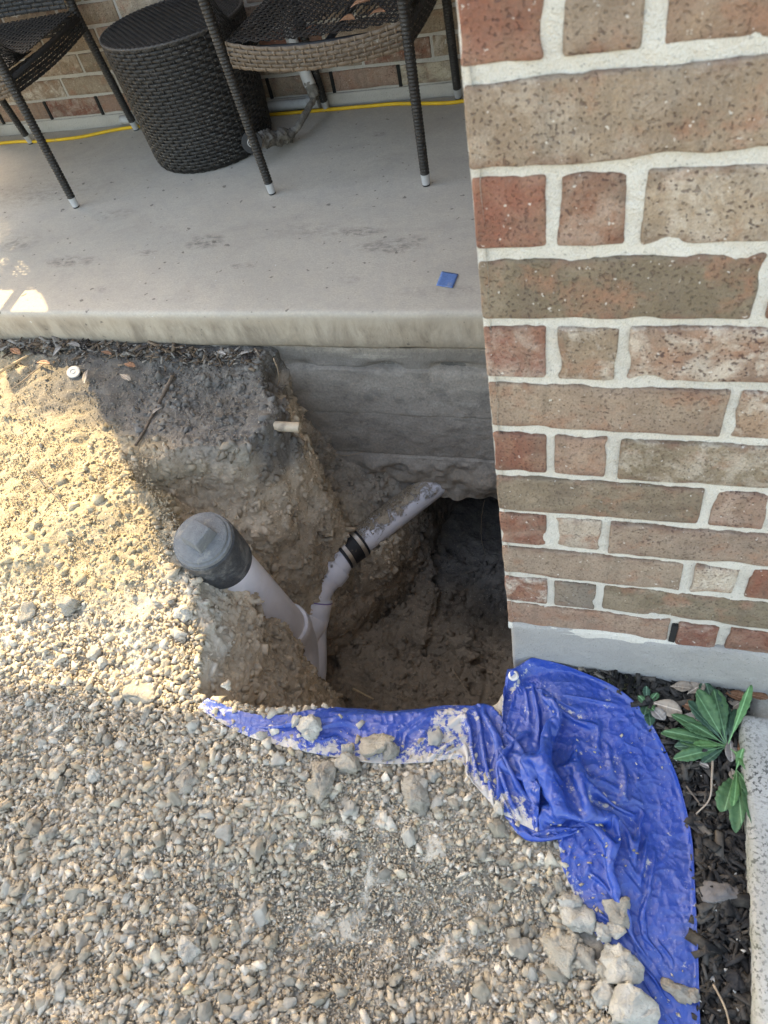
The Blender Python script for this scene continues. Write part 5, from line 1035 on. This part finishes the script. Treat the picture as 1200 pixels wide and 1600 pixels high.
def stick(name, pts, r, mat, lab, cat='twig', seed=0, n=30):
    P = catmull(pts, n); P = P+.0018*np.stack([vn(P, 40, 240+seed), vn(P, 40, 250+seed), 0*P[:, 0]], -1); V, F = tube(P, np.linspace(r, r*.55, n), 8); o = obj(name, mesh(name, V, F, True), mat); tag(o, lab, cat); return o
def g4(u, v, h=.006): p = ground_hit(u, v); return np.array((p[0], min(p[1], .838), p[2]+h))
stick('twig', [g4(52, 738), g4(75, 760, .012), g4(95, 782, .01), g4(106, 800)], .0016, M['twig'], 'thin bent twig lying on the sunlit sand')
stick('root', [g4(272, 590), g4(255, 622), g4(238, 655), g4(225, 680), g4(213, 698)], .0055, M['twig'], 'dark knobbly root running down the bank to the sunlit edge', 'root', 1)
stick('wood_sliver', [g4(-30, 605), g4(10, 582, .012), g4(48, 560, .012)], .0055, M['pale_wood'], 'orange tan wood sliver at the left edge by the slab', 'wood', 2)
stick('twig', [g4(20, 610), g4(50, 590, .01), g4(72, 570)], .0022, M['root'], 'dry stalk crossing the litter at the far left', 'twig', 3)
stick('twig', [g4(1112, 1185, .016), g4(1108, 1225, .03), g4(1105, 1255, .024), g4(1085, 1278, .016)], .0018, M['dry'], 'pale curved stem arching from the weed over the mulch', 'stem', 4)
stick('twig', [g4(1070, 1235, .02), g4(1090, 1262, .018)], .0018, M['twig'], 'short twig on the mulch below the weed', 'twig', 5)
stick('twig', [g4(1110, 1540, .02), g4(1125, 1570, .022), g4(1135, 1600, .02), g4(1140, 1640, .02)], .0016, M['root'], 'thin straw on the mulch at the bottom right', 'twig', 6)
def pf(u, v, z): return on_z(u, v, z)
stick('stick', [pf(552, 1076, -.93), pf(565, 1083, -.925), pf(583, 1092, -.94)], .004, M['pale_wood'], 'pale broken stick on the pit floor behind the tarp edge', 'stick', 7)
stick('root', [on_y(757, 782, .86), on_y(752, 812, .87)+np.array((0, 0, 0)), on_y(752, 840, .86), on_y(759, 868, .85)], .0011, M['root'], 'thin root hanging in the mouth of the tunnel', 'root', 8)
stick('root', [pf(712, 1052, -.93), pf(722, 1068, -.92), pf(733, 1083, -.93)], .0018, M['root'], 'fine root on the pit floor near the tarp corner', 'root', 9)
stick('root', [pf(748, 1040, -.93), pf(765, 1048, -.91), pf(780, 1060, -.9)], .0015, M['root'], 'fine root at the right of the pit floor', 'root', 10)
stick('root', [on_y(428, 560, .80), on_y(436, 590, .79), on_y(430, 615, .78), on_y(436, 640, .77)], .0022, M['root'], 'brown root dangling at the broken end of the bank', 'root', 11)
stick('root', [on_y(446, 675, .70), on_y(455, 690, .69), on_y(462, 702, .69)], .0014, M['root'], 'fine root under the pipe stub', 'root', 12)
stick('root', [on_y(500, 700, .80), on_y(535, 712, .79), on_y(570, 705, .80)], .0014, M['root'], 'thin root along the foot of the concrete beam', 'root', 13)
# moss and grass tuft at the footing
gb = []; VV = []; FF = []; k = 0; rg = np.random.default_rng(9)
for i in range(420):
    u = rg.uniform(945, 1040); v = 1062+(u-945)*.22+rg.uniform(-4, 14); p = bed(u, v, .0); L = rg.uniform(.008, .024); a = rg.uniform(0, 6.28); d = np.array((math.cos(a), math.sin(a), rg.uniform(.3, 1.5))); d /= np.linalg.norm(d); sd2 = np.cross(d, (0, 0, 1.0)); sd2 /= np.linalg.norm(sd2)
    q = [p-sd2*.0007, p+sd2*.0007, p+d*L*.6+sd2*.0005, p+d*L*.6-sd2*.0005, p+d*L+np.array((0, 0, -.003))]; VV += q; FF += [(k, k+1, k+2, k+3), (k+3, k+2, k+4, k+4)]; k += 5
FF = [f if len(set(f)) == 4 else f[:3] for f in FF]; o = obj('grass_tuft', mesh('grass_tuft', np.array(VV), FF), M['grass'], kind='stuff'); tag(o, 'low dry grass and moss at the foot of the footing behind the tarp', 'grass')
# bark chunk on the mulch and leaf litter under the slab lip
p = bed(1118, 1400, .012); o = obj('bark_chunk', rock_mesh('bark_chunk', .042, 888, (.17, .155, .145), .5, 1.6), M['chip'], None, tuple(p), (0, 0, .3)); tag(o, 'grey weathered bark chunk on the dark mulch beside the tarp', 'bark')
p = bed(1150, 1530, .012); o = obj('bark_chunk', rock_mesh('bark_chunk', .03, 889, (.03, .029, .03), .8, 1.1), M['chip'], None, tuple(p), (0, 0, 1.1)); tag(o, 'dark blocky bark lump low on the mulch by the kerb', 'bark')
n = 900; x = RNG.uniform(-1.75, -.80, n); y = .838-np.abs(RNG.normal(0, .035, n)); ck = np.array([(.06, .05, .045), (.13, .09, .06), (.22, .16, .11), (.30, .27, .23)])[RNG.integers(0, 4, n)]*RNG.uniform(.7, 1.2, (n, 1))
o = scatter(chipP, np.stack([x, y, base_h(x, y)+.006], -1), RNG.gamma(2.5, .006, n)+.005, ck, 'litter', M['chip'], squash=(.6, 1.1), tilt=.5); tag(o, 'dark leaf and bark litter along the foot of the slab', 'litter')
o = obj('twig', None); bpy.data.objects.remove(o)

for i, (u, v, z) in enumerate(((548, 12, .452), (575, 26, .448), (530, 34, .446))):
    a = on_z(u, v, z); b = a+np.array((.05, -.02*(i-1), .006)); tag(put_leaf('dry_leaf', a, b, .012, M['dry2'], None, 880+i, curl=.3, serr=0, stem=.05), ('brown dry leaf on the torn chair seat, farthest back', 'curled brown leaf in the hole of the chair seat', 'brown leaf near the front of the chair seat')[i], 'leaf', 'dry leaves on the chair')
